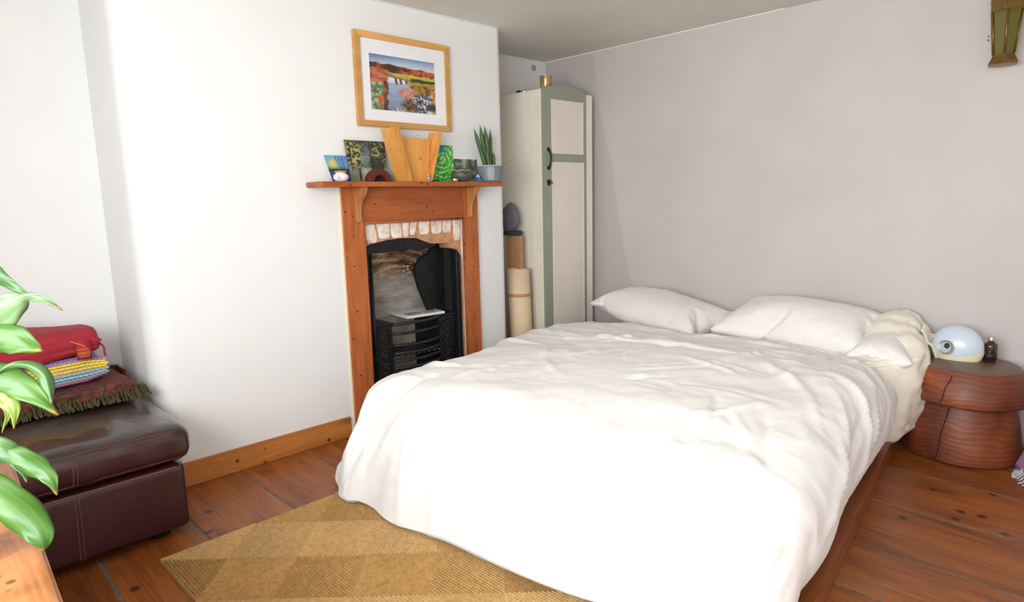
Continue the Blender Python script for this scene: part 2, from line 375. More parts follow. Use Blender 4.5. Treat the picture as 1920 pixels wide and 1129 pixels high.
def tube(pts, r, n=8, rs=None):
    P = [Vector(p) for p in pts]; V, F = [], []; up = Vector((.013, .021, 1))
    for i, p in enumerate(P):
        d = (P[min(i+1, len(P)-1)]-P[max(i-1, 0)]).normalized()
        s = d.cross(up); s = s.normalized() if s.length > 1e-4 else Vector((1, 0, 0)); t = s.cross(d)
        rr = rs[i] if rs else r
        for k in range(n): a = 2*pi*k/n; V.append(tuple(p+float(rr)*(math.cos(a)*s+math.sin(a)*t)))
    for i in range(len(P)-1):
        for k in range(n): F.append((i*n+k, i*n+(k+1) % n, (i+1)*n+(k+1) % n, (i+1)*n+k))
    F.append(tuple(range(n))[::-1]); F.append(tuple(range((len(P)-1)*n, len(P)*n)))
    return V, F
def grid_faces(nx, ny, wrap=False):
    F = []
    for i in range(nx-1):
        for j in range(ny-1 if not wrap else ny): F.append((i*ny+j, i*ny+(j+1) % ny, (i+1)*ny+(j+1) % ny, (i+1)*ny+j))
    return F

# ------------------------------------------------------------------ pillow shapes: two stitched bags inflated and dropped by the cloth solver
def inflate_pillows():
    obs = []
    pm = bpy.data.meshes.new('drop'); pm.from_pydata([(-3, -2, 0), (3, -2, 0), (3, 2, 0), (-3, 2, 0)], [], [(0, 1, 2, 3)])
    fo = bpy.data.objects.new('drop', pm); col.objects.link(fo); fo.modifiers.new('c', 'COLLISION'); fo.collision.thickness_outer = .004
    NX, NY, wd_, ln_ = 38, 26, .78, .52
    for which in (0, 1):
        rr = random.Random(which+1); bm = bmesh.new(); top, bot = {}, {}; ox = (which-.5)*1.6
        for i in range(NX+1):
            for j in range(NY+1):
                x, y = (i/NX-.5)*wd_+ox, (j/NY-.5)*ln_; e = i in (0, NX) or j in (0, NY)
                top[i, j] = v = bm.verts.new((x, y, .12+(0 if e else .012)+rr.uniform(-.003, .003)))
                bot[i, j] = v if e else bm.verts.new((x, y, .108+rr.uniform(-.003, .003)))
        for i in range(NX):
            for j in range(NY):
                bm.faces.new([top[i, j], top[i+1, j], top[i+1, j+1], top[i, j+1]]); bm.faces.new([bot[i, j], bot[i, j+1], bot[i+1, j+1], bot[i+1, j]])
        me = bpy.data.meshes.new('bag'); bm.to_mesh(me); bm.free(); o = bpy.data.objects.new('bag', me); col.objects.link(o)
        m = o.modifiers.new('cl', 'CLOTH'); s = m.settings
        s.quality = 8; s.mass = .03; s.use_pressure = True; s.uniform_pressure_force = 3.5
        s.tension_stiffness = 25; s.compression_stiffness = 20; s.shear_stiffness = 12; s.bending_stiffness = .25
        s.tension_damping = 5; s.compression_damping = 5; s.air_damping = 3; s.shrink_min = -.03; s.shrink_max = -.03
        m.collision_settings.distance_min = .004; m.point_cache.frame_end = 50; obs.append((o, ox))
    sc.frame_start = 1; sc.frame_end = 50
    for f in range(1, 51): sc.frame_set(f)
    dg = bpy.context.evaluated_depsgraph_get(); out = []
    for o, ox in obs:
        em = o.evaluated_get(dg).to_mesh(); c = np.zeros(len(em.vertices)*3); em.vertices.foreach_get('co', c); c = c.reshape(-1, 3); c[:, 0] -= ox; c[:, 2] -= c[:, 2].min()
        out.append((c, [tuple(p.vertices) for p in em.polygons])); o.evaluated_get(dg).to_mesh_clear()
    for o in [o for o, _ in obs]+[fo]:
        me = o.data; bpy.data.objects.remove(o); bpy.data.meshes.remove(me)
    sc.frame_set(1); return out
PILLOWS = inflate_pillows()

# ================================================================== THE ROOM
H = 2.19; D = 3.665; XA = -.477; XR = 3.9; YF = -.75
def struct(o, label=None): o['kind'] = 'structure'; return tag(o, label) if label else o
# floor: joists' dusty surface with the wide boards laid on it
fl = struct(mesh('floor', boxv(XA-.1, XR+.1, YF-.3, D+.1, -.08, -.0022), BF, M['gap']), 'wide worn orange pine floorboards')
joints = [-.75, -.58, -.27, .06, .384, .703, 1.027, 1.351, 1.66, 1.965, 2.265, 2.635, 3.014, 3.34, D]
for i in range(len(joints)-1):
    y0, y1 = joints[i]+.0045, joints[i+1]-.0045
    cuts = [XA, .9+.9*((i*7) % 3)/2 if i % 3 == 1 and i not in (4, 7) else 9, XR]; cuts = [c for c in cuts if c < 9]
    for a, b in zip(cuts[:-1], cuts[1:]):
        n = 10; tw = [RNG.uniform(-.0012, .0012) for _ in range(n+1)]; V = []; F = []
        for k in range(n+1):
            x = a+.001+(b-a-.002)*k/n
            V += [(x, y0+tw[k], -.0022), (x, y0+tw[k], -.0014), (x, y0+.004+tw[k], 0), (x, y1-.004+tw[n-k], 0), (x, y1+tw[n-k], -.0014), (x, y1+tw[n-k], -.0022)]
        F = [(k*6+j, k*6+j+1, k*6+j+7, k*6+j+6) for k in range(n) for j in range(5)]
        F += [(0, 1, 2, 3, 4, 5)[::-1], tuple(n*6+j for j in range(6))]
        mesh('plank', V, F, M['floor'], fl)
struct(mesh('ceiling', boxv(XA-.1, XR+.1, YF-.3, D+.1, H, H+.1), BF, M['ceiling']), 'cream painted plaster ceiling')
struct(mesh('wall_back', boxv(XA-.1, XR+.1, D, D+.1, 0, H), BF, M['wall_back']), 'mauve grey plastered wall behind the bed')
struct(mesh('wall_left', boxv(XA-.1, XA, YF-.3, D, 0, H), BF, M['white_wall']), 'white wall at the back of both alcoves')
struct(mesh('wall_right', boxv(XR, XR+.1, YF-.3, D, 0, H), BF, M['white_wall']), 'white right-hand wall')
# chimney breast with rounded plaster corners and the fireplace opening
def arc(cx, cy, r, a0, a1, n=7): return [(cx+r*math.cos(a0+(a1-a0)*k/n), cy+r*math.sin(a0+(a1-a0)*k/n)) for k in range(n+1)]
B0, B1 = .717, 2.765; O0, O1, OZ = 1.745, 2.405, 1.09
pierL = [(XA, B0)]+arc(-.09, B0+.09, .09, -pi/2, 0)+[(0, O0), (XA, O0)]
pierR = [(0, O1)]+arc(-.05, B1-.05, .05, 0, pi/2)+[(XA, B1), (XA, O1)]
full = [(XA, B0)]+arc(-.09, B0+.09, .09, -pi/2, 0)+arc(-.05, B1-.05, .05, 0, pi/2)+[(XA, B1)]
V, F = join([prism(pierL, 2, 0, OZ), prism(pierR, 2, 0, OZ), prism(full, 2, OZ, H)])
br = struct(mesh('wall_chimney_breast', V, F, M['white_wall'], smooth=True, angle=.6), 'white chimney breast with softly rounded corners')
# near wall with its window (behind the camera)
wins = [(1.36, 3.50)]; WZ0, WZ1 = .84, 1.90
xs = [XA-.1, wins[0][0], wins[0][1], XR+.1]
P = [(boxv(xs[i], xs[i+1], YF-.12, YF, 0, H), BF) for i in (0, 2)]
for a, b in wins: P += [(boxv(a, b, YF-.12, YF, 0, WZ0), BF), (boxv(a, b, YF-.12, YF, WZ1, H), BF)]
struct(mesh('wall_front', *join(P), M['white_wall']), 'white window wall')
kp = NT('window_pane'); tr = kp.n('BsdfTransparent'); gl = kp.n('BsdfGlossy'); gl.inputs['Roughness'].default_value = .02
mx = kp.n('MixShader'); mx.inputs[0].default_value = .06; kp.l(tr.outputs[0], mx.inputs[1]); kp.l(gl.outputs[0], mx.inputs[2]); kp.l(mx.outputs[0], kp.t.nodes['Material Output'].inputs[0])
M['pane'] = kp.m
for i, (a, b) in enumerate(wins):
    y0, y1 = YF-.10, YF-.06; t = .05; m_ = (a+b)/2
    bars = [(boxv(a, a+t, y0, y1, WZ0, WZ1), BF), (boxv(b-t, b, y0, y1, WZ0, WZ1), BF), (boxv(a+t, b-t, y0, y1, WZ0, WZ0+t), BF), (boxv(a+t, b-t, y0, y1, WZ1-t, WZ1), BF), (boxv(a+t, b-t, y0, y1, 1.39, 1.43), BF)]
    w = struct(mesh('window_%d' % (i+1), *join(bars), M['white_wall']), 'white painted window frame')
    ms = [a+.21+.24*k for k in range(8)]
    for q in ms: box('glazing_bar', q-.014, q+.014, y0+.01, y1-.01, WZ0+t, WZ1-t, M['white_wall'], w, 0)
    box('pane', a+t, b-t, y0+.02, y0+.025, WZ0+t, WZ1-t, M['pane'], w, 0)
    box('window_sill', a-.04, b+.04, YF-.058, YF+.04, WZ0-.03, WZ0, M['white_wall'], w, .004)
# skirting boards
struct(box('baseboard_left', .0, .018, .735, 1.60, 0, .106, M['skirting'], None, .003), 'orange pine skirting board along the chimney breast')
struct(box('trim_1', XA, 1.3, D-.006, D, H-.006, H, M['cream'], None, 0), 'thin pale paint line where the back wall meets the ceiling')
struct(box('trim_2', 0, .012, .8, B1-.05, H-.004, H, M['white_wall'], None, 0), 'thin white paint line where the chimney breast meets the ceiling')
# small round vent cover in the far alcove
V, F = lathe([(0, .012), (.016, .01), (.022, 0)], (0, 0, 0), 20)
V = [(XA+v[2], 3.535+v[0], 2.136+v[1]) for v in V]
tag(mesh('wall_vent', V, F, plain('grey_vent', (176, 166, 164), .7), smooth=True), 'small round grey cover high on the alcove wall above the wardrobe', 'vent cover')

# ------------------------------------------------------------------ brick course above the grate, parts of the chimney breast
mort = [(O0, OZ), (O0, .962), (1.797, .983), (1.9, .998), (1.996, 1.003), (2.092, .997), (2.14, .978), (2.191, .96), (2.319, .957), (2.331, .925), (2.367, .918), (2.385, .9), (2.402, .875), (O1, .86), (O1, OZ)]
mesh('mortar_bed', *prism(mort, 0, -.12, -.014), M['mortar'], br)
for a, b, c, d in [(1.757, 1.825, 1.77, 1.836), (1.836, 1.911, 1.848, 1.916), (1.917, 1.987, 1.928, 1.994), (1.998, 2.04, 2.004, 2.032), (2.052, 2.095, 2.044, 2.076), (2.111, 2.176, 2.109, 2.172), (2.191, 2.266, 2.195, 2.258), (2.273, 2.333, 2.271, 2.327), (2.346, 2.398, 2.352, 2.40)]:
    lo = .985 if a < 1.83 else 1.004 if a < 2.05 else 1.012
    if a > 2.3: lo = .965
    n = 5; L_, R_ = [], []
    for k in range(n+1):
        t = k/n; z = OZ-.004+(lo-OZ+.004)*t; j = RNG.uniform(-.002, .002)
        L_.append((a+(c-a)*t+j, z)); R_.append((b+(d-b)*t+RNG.uniform(-.002, .002), z))
    L_[-1] = (L_[-1][0]+.006, L_[-1][1]+.002); R_[-1] = (R_[-1][0]-.008, R_[-1][1]+.004)
    mesh('brick', *prism(L_+R_[::-1], 0, -.06, -.004+RNG.uniform(-.002, .002)), M['brick'], br, bevel=.003)

mesh('mortar_edge', *prism([(2.396, 0), (2.396, .868), (2.4055, .862), (2.4055, 0)], 0, -.06, -.004), M['mortar'], br)
mesh('mortar_edge', *prism([(1.744, 0), (1.744, .96), (1.7525, .965), (1.7525, 0)], 0, -.06, -.020), M['mortar'], br)
# ------------------------------------------------------------------ pine fire surround
su = thing('fire_surround', (0.02, 2.07, 0), 'stripped orange pine mantelpiece framing the black fireplace', 'mantelpiece')
mesh('shelf', *prism([(.0, 1.455), (.150, 1.447), (.156, 1.46), (.156, 2.59), (.150, 2.601), (0, 2.596)], 2, 1.272, 1.297), M['surround_h'], su, bevel=.003)
box('post', .001, .026, 1.630, 1.740, 0, 1.271, M['surround_v'], su, .003)
box('post', .001, .026, 2.402, 2.510, 0, 1.271, M['surround_v'], su, .003)
box('header_board', .001, .022, 1.741, 2.401, 1.096, 1.271, M['surround_h'], su, .002)
mesh('bead', *join([tube([(.026, 1.742, 1.094), (.026, 2.40, 1.094)], .0055), tube([(.024, 1.742, 0), (.024, 1.742, 1.094)], .005), tube([(.024, 2.400, 0), (.024, 2.400, 1.094)], .005)]), M['surround_h'], su, smooth=True)
mesh('paint_line', *prism([(0, 1.622), (.006, 1.622), (.006, 1.63), (0, 1.63)], 2, 0, 1.27), plain('cream_edge', (236, 226, 190), .6), su)
prof = [(.026, 1.271), (.115, 1.271), (.112, 1.255), (.098, 1.235), (.074, 1.212), (.056, 1.19), (.047, 1.165), (.044, 1.135), (.044, 1.11), (.040, 1.1), (.026, 1.1)]
for y in (1.690, 2.424): mesh('bracket', *prism(prof, 1, y, y+.03), M['bracket'], su, bevel=.002)

# ------------------------------------------------------------------ cast iron grate in the opening
g = thing('fireplace_grate', (-.1, 2.07, 0), 'black cast iron hob grate with curved bars inside the pine surround', 'fireplace')
arch = [(O0+.004, .0), (O0+.004, .958), (1.797, .981), (1.9, .996), (1.996, 1.0), (2.092, .994), (2.14, .974), (2.191, .957), (2.24, .945), (2.10, .925), (2.063, .938), (1.805, .932), (1.805, 0)]
mesh('front_frame', *prism(arch, 0, -.045, -.018), M['iron'], g, bevel=.004)
rightc = [(2.362, 0), (2.362, .90), (2.335, .925), (2.318, .952), (2.25, .95), (2.30, .935), (2.33, .905), (2.33, .86), (2.345, .8), (2.345, 0)]
mesh('right_column', *join([prism([(2.352, 0), (2.352, .915), (2.372, .912), (2.398, .875), (2.399, 0)], 0, -.05, -.016), tube([(-.012, 2.366, 0), (-.012, 2.366, .905)], .007), tube([(-.014, 2.388, 0), (-.014, 2.388, .88)], .006)]), M['iron'], g, smooth=False)
mesh('left_rib', *join([tube([(-.013, 1.765, 0), (-.013, 1.765, .93)], .007), tube([(-.014, 1.792, 0), (-.014, 1.792, .93)], .006)]), M['iron'], g, smooth=True)
# recess lining
mesh('fire_recess', *join([(boxv(-.46, -.05, O0-.002, 1.80, 0, OZ), BF), (boxv(-.46, -.05, 2.36, O1+.002, 0, OZ), BF), (boxv(-.46, -.05, 1.8, 2.36, OZ-.03, OZ), BF)]), M['dark_hole'], g)
# sloping plastered fireback with crumbling brick above
n, m_ = 16, 22; V = []
for i in range(n+1):
    for j in range(m_+1):
        y = 1.80+.52*i/n; z = .50+.50*j/m_; top = max(0, (z-.80))
        x = -.30+.10*min(1, (z-.5)/.34) + (RNG.uniform(-.012, .016)*(1 if z > .8 else .15)) + top*.35
        V.append((x, y, z))
mesh('fireback', V, grid_faces(n+1, m_+1), M['fireback'], g, smooth=True)
# iron cheek on the right, lumpy edge
ch = [(2.235, .545), (2.17, .70), (2.145, .80), (2.16, .845), (2.19, .87), (2.235, .885), (2.27, .92), (2.36, .95), (2.36, .545)]
mesh('cheek_plate', *prism(ch, 0, -.15, -.125), M['iron'], g, bevel=.004)
lump = []
for k in range(26):
    t = k/25; y = 2.10+.17*t+RNG.uniform(-.02, .02); z = .80+.13*t+RNG.uniform(-.03, .03)
    v, f = lathe([(0, -.010), (.010, -.007), (.014, 0), (.009, .008), (0, .010)], (-.165+RNG.uniform(-.02, .02), y, z), 6); lump.append((v, f))
tag(mesh('crumbled_mortar', *join(lump), M['fireback'], g), kind='stuff')
# hob boxes with raised ornament
for y0, y1 in ((1.806, 1.914), (2.232, 2.352)):
    hb = box('hob_box', -.30, -.034, y0, y1, .0, .532, M['iron'], g, .003)
    orn = []
    for k in range(9):
        z = .09+.048*k; yc = (y0+y1)/2
        for s in (-1, 1):
            pts = [(-.031, yc+s*(.004+.020*math.sin(a)), z+.020*math.cos(a)*.9+.002*a) for a in np.linspace(.2, 4.4, 9)]
            orn.append(tube(pts, .0030, 5))
        orn.append(lathe([(0, -.008), (.007, 0), (0, .008)], (-.031, yc, z+.024), 6))
    orn.append(tube([(-.032, y0+.012, .06), (-.032, y0+.012, .51), (-.032, y1-.012, .51), (-.032, y1-.012, .06)], .0028, 5))
    mesh('scrollwork', *join(orn), M['iron_raised'], hb, smooth=True)
for ya, yb in ((1.806, 1.922), (2.225, 2.356)): mesh('hob_plate', *prism([(-.30, ya), (-.026, ya), (-.026, yb), (-.30, yb)], 2, .533, .546), M['iron'], g, bevel=.002)
def bar(z, bulge, r, name='bar'):
    pts = [(-.03+bulge*math.sin(pi*t)**.8, 1.912+.318*t, z) for t in np.linspace(0, 1, 17)]
    v, f = tube(pts, r, 8); v = [(p[0], p[1], z+(p[2]-z)*.8) for p in v]
    return mesh(name, v, f, M['iron_raised'], g, smooth=True)
bar(.536, .032, .012, 'top_rail')
for z, b in ((.483, .04), (.418, .048), (.374, .05), (.332, .046), (.29, .04), (.245, .03)): bar(z, b, .0108)
for k in range(9):
    y = 1.93+.035*k; mesh('bottom_bar', *tube([(-.27, y, .352), (-.0, y, .352)], .006, 6), M['iron_raised'], g, smooth=True)
mesh('knob', *lathe([(0, -.012), (.010, -.008), (.013, 0), (.010, .008), (0, .012)], (.014, 2.08, .330), 12), M['iron_raised'], g, smooth=True)
mesh('grate_back', *prism([(1.914, .2), (2.232, .2), (2.232, .53), (1.914, .53)], 0, -.30, -.27), M['ash'], g)
# magazine lying on the hob
A_ = Vector((-.28, 2.043, .547)); Bv = Vector((-.06, 2.262, .547)); cpos = (A_+Bv)/2
mg = thing('magazine', (-.165, 2.165, .5475), 'white magazine with printed columns lying on the iron hob', 'magazine', rz=-.10)
mesh('pages', [(x, y, z) for x, y, z in boxv(-.115, .125, -.125, .125, 0.0, .014)], BF, M['mag_pages'], mg, bevel=.002)
def raster(w, h): return np.ones((h, w, 3))
def sl_(c): c = np.asarray(c, float)/255; return np.where(c <= .04045, c/12.92, ((c+.055)/1.055)**2.4)
def vnoise(w, h, sx, sy, seed, oct=4):
    r = np.random.RandomState(seed); out = np.zeros((h, w)); amp = 1; tot = 0
    for o in range(oct):
        gx, gy = int(sx*2**o)+2, int(sy*2**o)+2; gr = r.rand(gy, gx)
        X = np.linspace(0, gx-1.001, w); Y = np.linspace(0, gy-1.001, h); x0 = X.astype(int); y0 = Y.astype(int)
        fx = X-x0; fy = (Y-y0)[:, None]; fx = fx*fx*(3-2*fx); fy = fy*fy*(3-2*fy)
        a = gr[y0][:, x0]*(1-fx)+gr[y0][:, x0+1]*fx; b = gr[y0+1][:, x0]*(1-fx)+gr[y0+1][:, x0+1]*fx
        out += amp*(a*(1-fy)+b*fy); tot += amp; amp *= .55
    return out/tot
def blend(I, mask, c):
    mask = np.clip(mask, 0, 1)[..., None]; c = np.asarray(c, float); I[:] = I*(1-mask)+c*mask
def lerpc(stops, t):
    t = np.clip(t, 0, 1); xs_ = [s[0] for s in stops]; return np.stack([np.interp(t, xs_, [s[1][i] for s in stops]) for i in range(3)], -1)
def picture(name, I, corners, parent, off=0.0):
    """I: image rows top to bottom; corners TL, TR, BL, BR in world space; a flat print"""
    h, w, _ = I.shape; TL, TR, BL, BR = [np.array(c, float) for c in corners]
    u = np.linspace(0, 1, w)[None, :, None]; v = np.linspace(0, 1, h)[:, None, None]
    P_ = (TL*(1-u)+TR*u)*(1-v)+(BL*(1-u)+BR*u)*v
    return mesh(name, P_.reshape(-1, 3), grid_faces(h, w), M['print'], parent, cols=sl_(np.clip(I, 0, 255)).reshape(-1, 3))
I = np.ones((60, 60, 3))*228.0; yy, xx = np.mgrid[0:60, 0:60]/59.
nz = vnoise(60, 60, 24, 24, 3, 1)
for (a, b, c, d, col_) in [(.08, .92, .08, .18, (190, 184, 176)), (.08, .92, .24, .34, (206, 202, 198)), (.1, .48, .58, .9, (120, 118, 116)), (.55, .92, .58, .9, (150, 148, 144))]:
    blend(I, ((xx > a) & (xx < b) & (yy > c) & (yy < d)) * (.5+.5*(nz > .5)), col_)
picture('cover_print', I, [(-.113, -.122, .0146), (-.113, .122, .0146), (.122, -.122, .0146), (.122, .122, .0146)], mg)

# ------------------------------------------------------------------ framed landscape photograph
fr = thing('picture_frame', (.0, 2.04, 1.573), 'light wood framed photograph of a stone footbridge over an autumn river, above the mantelpiece', 'picture')
y0, y1, z0, z1, t = 1.748, 2.338, 1.575, 2.030, .030
for pts in ([(y0, z0), (y0, z1), (y0+t, z1-t), (y0+t, z0+t)], [(y1, z0), (y1-t, z0+t), (y1-t, z1-t), (y1, z1)]):
    mesh('frame_stile', *prism(pts, 0, .001, .026), M['frame_oak'], fr, bevel=.0015)
for pts in ([(y0, z1), (y1, z1), (y1-t, z1-t), (y0+t, z1-t)], [(y0, z0), (y0+t, z0+t), (y1-t, z0+t), (y1, z0)]):
    mesh('frame_rail', *prism(pts, 0, .001, .026), M['frame_oak'], fr, bevel=.0015)
py0, py1, pz0, pz1 = 1.832, 2.240, 1.661, 1.931
mt = mesh('mount', *join([prism([(y0+t, pz1), (y1-t, pz1), (y1-t, z1-t), (y0+t, z1-t)], 0, .012, .0145), prism([(y0+t, z0+t), (y1-t, z0+t), (y1-t, pz0), (y0+t, pz0)], 0, .012, .0145), prism([(y0+t, pz0), (py0, pz0), (py0, pz1), (y0+t, pz1)], 0, .012, .0145), prism([(py1, pz0), (y1-t, pz0), (y1-t, pz1), (py1, pz1)], 0, .012, .0145)]), M['white_mat'], fr)
box('backing', .002, .010, y0+t*.6, y1-t*.6, z0+t*.6, z1-t*.6, M['white_mat'], fr, 0)
W_, H_ = 170, 126; yy, xx = np.mgrid[0:H_, 0:W_]; yy = yy/(H_-1.); xx = xx/(W_-1.)
n1 = vnoise(W_, H_, 9, 7, 1, 5); n2 = vnoise(W_, H_, 26, 20, 2, 3); n3 = vnoise(W_, H_, 4, 30, 5, 3); n4 = vnoise(W_, H_, 40, 30, 9, 2)
n5 = vnoise(W_, H_, 14, 12, 13, 4); n6 = vnoise(W_, H_, 14, 12, 14, 4)
w = lambda e, s=.02: np.clip(e/s+.5, 0, 1)
X0, Y0 = xx, yy; xw = xx+.07*(n5-.5); yw = yy+.06*(n6-.5)
I = lerpc([(0, (112, 136, 172)), (.12, (176, 194, 214)), (.25, (232, 226, 214))], yy+.05*(xx-.5))
I = I*(1-.12*np.abs(xx-.5)[..., None])
hill = .155+.05*xx+.05*(n1-.5)+.02*(n4-.5)
blend(I, w(yy-hill, .01), lerpc([(.2, (60, 40, 28)), (.42, (150, 74, 42)), (.55, (206, 108, 58)), (.75, (110, 62, 38))], n2*.7+n1*.3))
blend(I, w(yy-hill, .01)*np.clip(1.6-np.abs(X0-.3)/.12, 0, 1)*w(.30-yw), (66, 48, 34)); blend(I, w(yy-hill, .01)*w(.12-xw)*w(.25-yy), (70, 54, 40))
blend(I, w(yw-.285-.03*xx)*w(.47-yw), (204, 190, 78)); blend(I, w(yw-.33)*w(.44-yw)*w(n2-.5, .2), (164, 164, 70))
blend(I, w(yw-.37)*w(.425-yw)*w(xw-.60), (70, 58, 36)); blend(I, w(yw-.43)*w(.5-yw)*w(xw-.58), (150, 162, 66))
left = w(.36+.06*(yw-.4)-xw, .05)*w(yw-.31); blend(I, left, lerpc([(.25, (70, 66, 40)), (.45, (128, 120, 70)), (.6, (176, 116, 66)), (.8, (132, 146, 92))], n1*.5+n2*.5))
blend(I, w(yw-.25)*w(.52-yw)*w(.27-xw, .05), lerpc([(.3, (150, 84, 58)), (.6, (204, 120, 82))], n2)*1.0)
blend(I, w(yw-.5)*w(.20-xw, .05), lerpc([(.3, (84, 100, 66)), (.5, (130, 146, 104)), (.7, (178, 182, 150))], n2))
blend(I, w(yw-.47)*w(.29-np.abs(xw-.20)*0-xw, .03)*w(xw-.20, .03), lerpc([(.3, (52, 44, 34)), (.7, (138, 92, 56))], n2))
blend(I, np.exp(-(((xw-.15)/.05)**2+((yw-.80)/.08)**2)**2), (206, 88, 50)); blend(I, np.exp(-(((xw-.22)/.035)**2+((yw-.62)/.06)**2)**2)*.8, (176, 100, 60))
riv = w(yw-.44)*w(xw-.265+.02*(yy-.5), .02)*w(.58+.75*(yw-.44)-xw, .04)
blend(I, riv, lerpc([(0, (104, 112, 130)), (.5, (146, 162, 188)), (1, (190, 204, 222))], 1.2-yy+.3*(n3-.5)))
bank = w(yw-.46)*w(xw-.58-.55*(yw-.46), .04)*w(.74-yw+.05*xx, .04); blend(I, bank, lerpc([(.25, (72, 60, 38)), (.45, (196, 126, 56)), (.6, (130, 118, 58)), (.8, (214, 150, 76))], n2*.6+n1*.4))
rap = w(yw-.66+.1*(xw-.6), .05)*w(xw-.50+.25*(yw-.66), .06); blend(I, rap, lerpc([(.25, (52, 58, 70)), (.5, (98, 106, 122)), (.8, (150, 154, 166))], n2))
blend(I, rap*w(n4*.6+n2*.4-.60, .05)*.9, (232, 226, 220)); blend(I, w(yw-.92, .04)*w(xw-.34, .05)*w(n4-.52, .06)*.8, (214, 208, 204))
sx1 = .26+.0*yy; blend(I, w(yy-.36-.1*(xx-.27), .012)*w(.475-yy, .012)*w(xx-.27)*w(.56-xx), (222, 220, 224))
for cx_, h_ in ((.385, .11), (.455, .10), (.54, .08)): blend(I, w(.016-abs(xx-cx_-.15*(yy-.42)), .012)*w(yy-.385)*w(.39+h_-yy), (84, 64, 54))
blend(I, w(.013-abs(yy-.365-.13*(xx-.27)), .01)*w(xx-.25)*w(.62-xx), (156, 100, 78))
blend(I, np.exp(-(((xw-.55)/.125)**2+((yw-.64)/.105)**2)**3)*(.8+.2*n2), lerpc([(.3, (176, 104, 84)), (.7, (222, 150, 122))], n2))
blend(I, np.exp(-(((xw-.58)/.12)**2+((yw-.86)/.12)**2)**2)*(.8+.2*n2), lerpc([(.3, (58, 46, 36)), (.6, (130, 92, 56))], n2))
blend(I, w(xw-.93, .03)*w(yw-.48), lerpc([(.3, (130, 96, 50)), (.7, (232, 168, 92))], n2)); blend(I, np.exp(-(((xw-.94)/.07)**2+((yw-.87)/.07)**2)**2), (62, 56, 52))
picture('photograph', I, [(.0108, py0-.004, pz1+.004), (.0108, py1+.004, pz1+.004), (.0108, py0-.004, pz0-.004), (.0108, py1+.004, pz0-.004)], fr)

# ------------------------------------------------------------------ things on the mantelshelf
ZT = 1.2975
def card(name, I, yb0, yb1, yt0, yt1, h, xb, xt, label, cat='card', th=.003, side=None):
    """a card leaning back: base on the shelf at depth xb, top edge at depth xt"""
    r = thing(name, (xb, (yb0+yb1)/2, ZT), label, cat)
    f = [(xb, yb0, ZT), (xb, yb1, ZT), (xt, yt1, ZT+h), (xt, yt0, ZT+h)]
    b = [(x-th, y, z) for x, y, z in f]
    mesh('board_back', f+b, [(0, 1, 2, 3), (7, 6, 5, 4), (0, 4, 5, 1), (1, 5, 6, 2), (2, 6, 7, 3), (3, 7, 4, 0)], side or M['white_mat'], r)
    e = .0006
    picture('picture_face', I, [(xt+e, yt0, ZT+h), (xt+e, yt1, ZT+h), (xb+e, yb0, ZT), (xb+e, yb1, ZT)], r)
    return r
W_, H_ = 50, 50; yy, xx = np.mgrid[0:H_, 0:W_]/49.; n1 = vnoise(W_, H_, 5, 5, 21, 4); n2 = vnoise(W_, H_, 14, 14, 22, 2)
I = lerpc([(0, (92, 160, 214)), (.4, (120, 180, 170)), (.55, (70, 90, 80)), (.7, (70, 84, 140)), (1, (40, 70, 160))], yy+.06*(n1-.5))
blend(I, np.exp(-((xx-.28)**2+(yy-.3)**2)/.03), (236, 196, 90)); blend(I, w(.5-yy)*w(xx-.7, .3)*.5, (70, 110, 210))
blend(I, w(yy-.5)*w(.64-yy)*(n2*1.2), (44, 34, 40))
for k in range(3): blend(I, w(.014-abs(xx-(.45+.13*k+.5*(yy-.0)**1.5*(1-.25*k))), .01)*w(yy-.02), (30, 30, 56))
card('greetings_card', I, 1.572, 1.672, 1.545, 1.672, .128, .045, .020, 'small card printed with a blue sunset lake, leftmost on the mantelshelf')
W_, H_ = 90, 90; yy, xx = np.mgrid[0:H_, 0:W_]/89.; n1 = vnoise(W_, H_, 5, 5, 31, 5); n2 = vnoise(W_, H_, 22, 22, 32, 3); n3 = vnoise(W_, H_, 10, 10, 33, 4)
xw = xx+.06*(n1-.5)+.05*(n3-.5); yw = yy+.08*(n3-.5)
I = lerpc([(.25, (26, 30, 24)), (.45, (52, 60, 46)), (.6, (84, 96, 74)), (.8, (150, 158, 130))], n2*.65+n1*.35)
blend(I, w(.34+.1*yw-xw, .12)*w(.62-yw, .1)*w(n2-.5, .08), (178, 168, 96)); blend(I, w(xw-.55, .1)*w(.55-yw, .1)*w(n2*.6+n3*.4-.54, .06)*.8, (168, 158, 104))
blend(I, np.exp(-((xw-.52+.1*yw)/.12)**2)*np.exp(-((yw-.40)/.3)**2)*.8, (122, 138, 140))
blend(I, w(yw-.66, .06)*(.45+.5*n3), (156, 164, 146)); blend(I, w(yw-.78, .08)*w(.5-xw, .1)*.7, (110, 116, 92)); blend(I, w(yw-.7, .05)*np.exp(-((xw-.42)/.1)**2)*.7, (196, 200, 186))
blend(I, w(.16-abs(xw-.76), .05)*w(yw-.38, .06)*w(.74-yw, .06)*.7, (40, 44, 36))
for q_ in (.08, .60, .88): blend(I, w(.012-abs(xw-q_), .02)*w(.75-yw)*.7, (34, 32, 26))
blend(I, w(.022-abs(xx-.27), .02)*w(yy-.70)*w(.97-yy), (30, 24, 24)); blend(I, np.exp(-(((xx-.27)/.035)**2+((yy-.70)/.03)**2)), (30, 24, 24)); blend(I, w(.045-yy)*.6, (64, 44, 36))
card('canvas_painting', I, 1.672, 1.885, 1.664, 1.892, .205, .046, .016, 'square dark green forest path picture leaning left of the wooden box', 'picture', .006, M['dark_wood'])
W_, H_ = 60, 90; yy, xx = np.mgrid[0:H_, 0:W_].astype(float); yy /= 89; xx /= 59; n1 = vnoise(W_, H_, 4, 6, 41, 4)
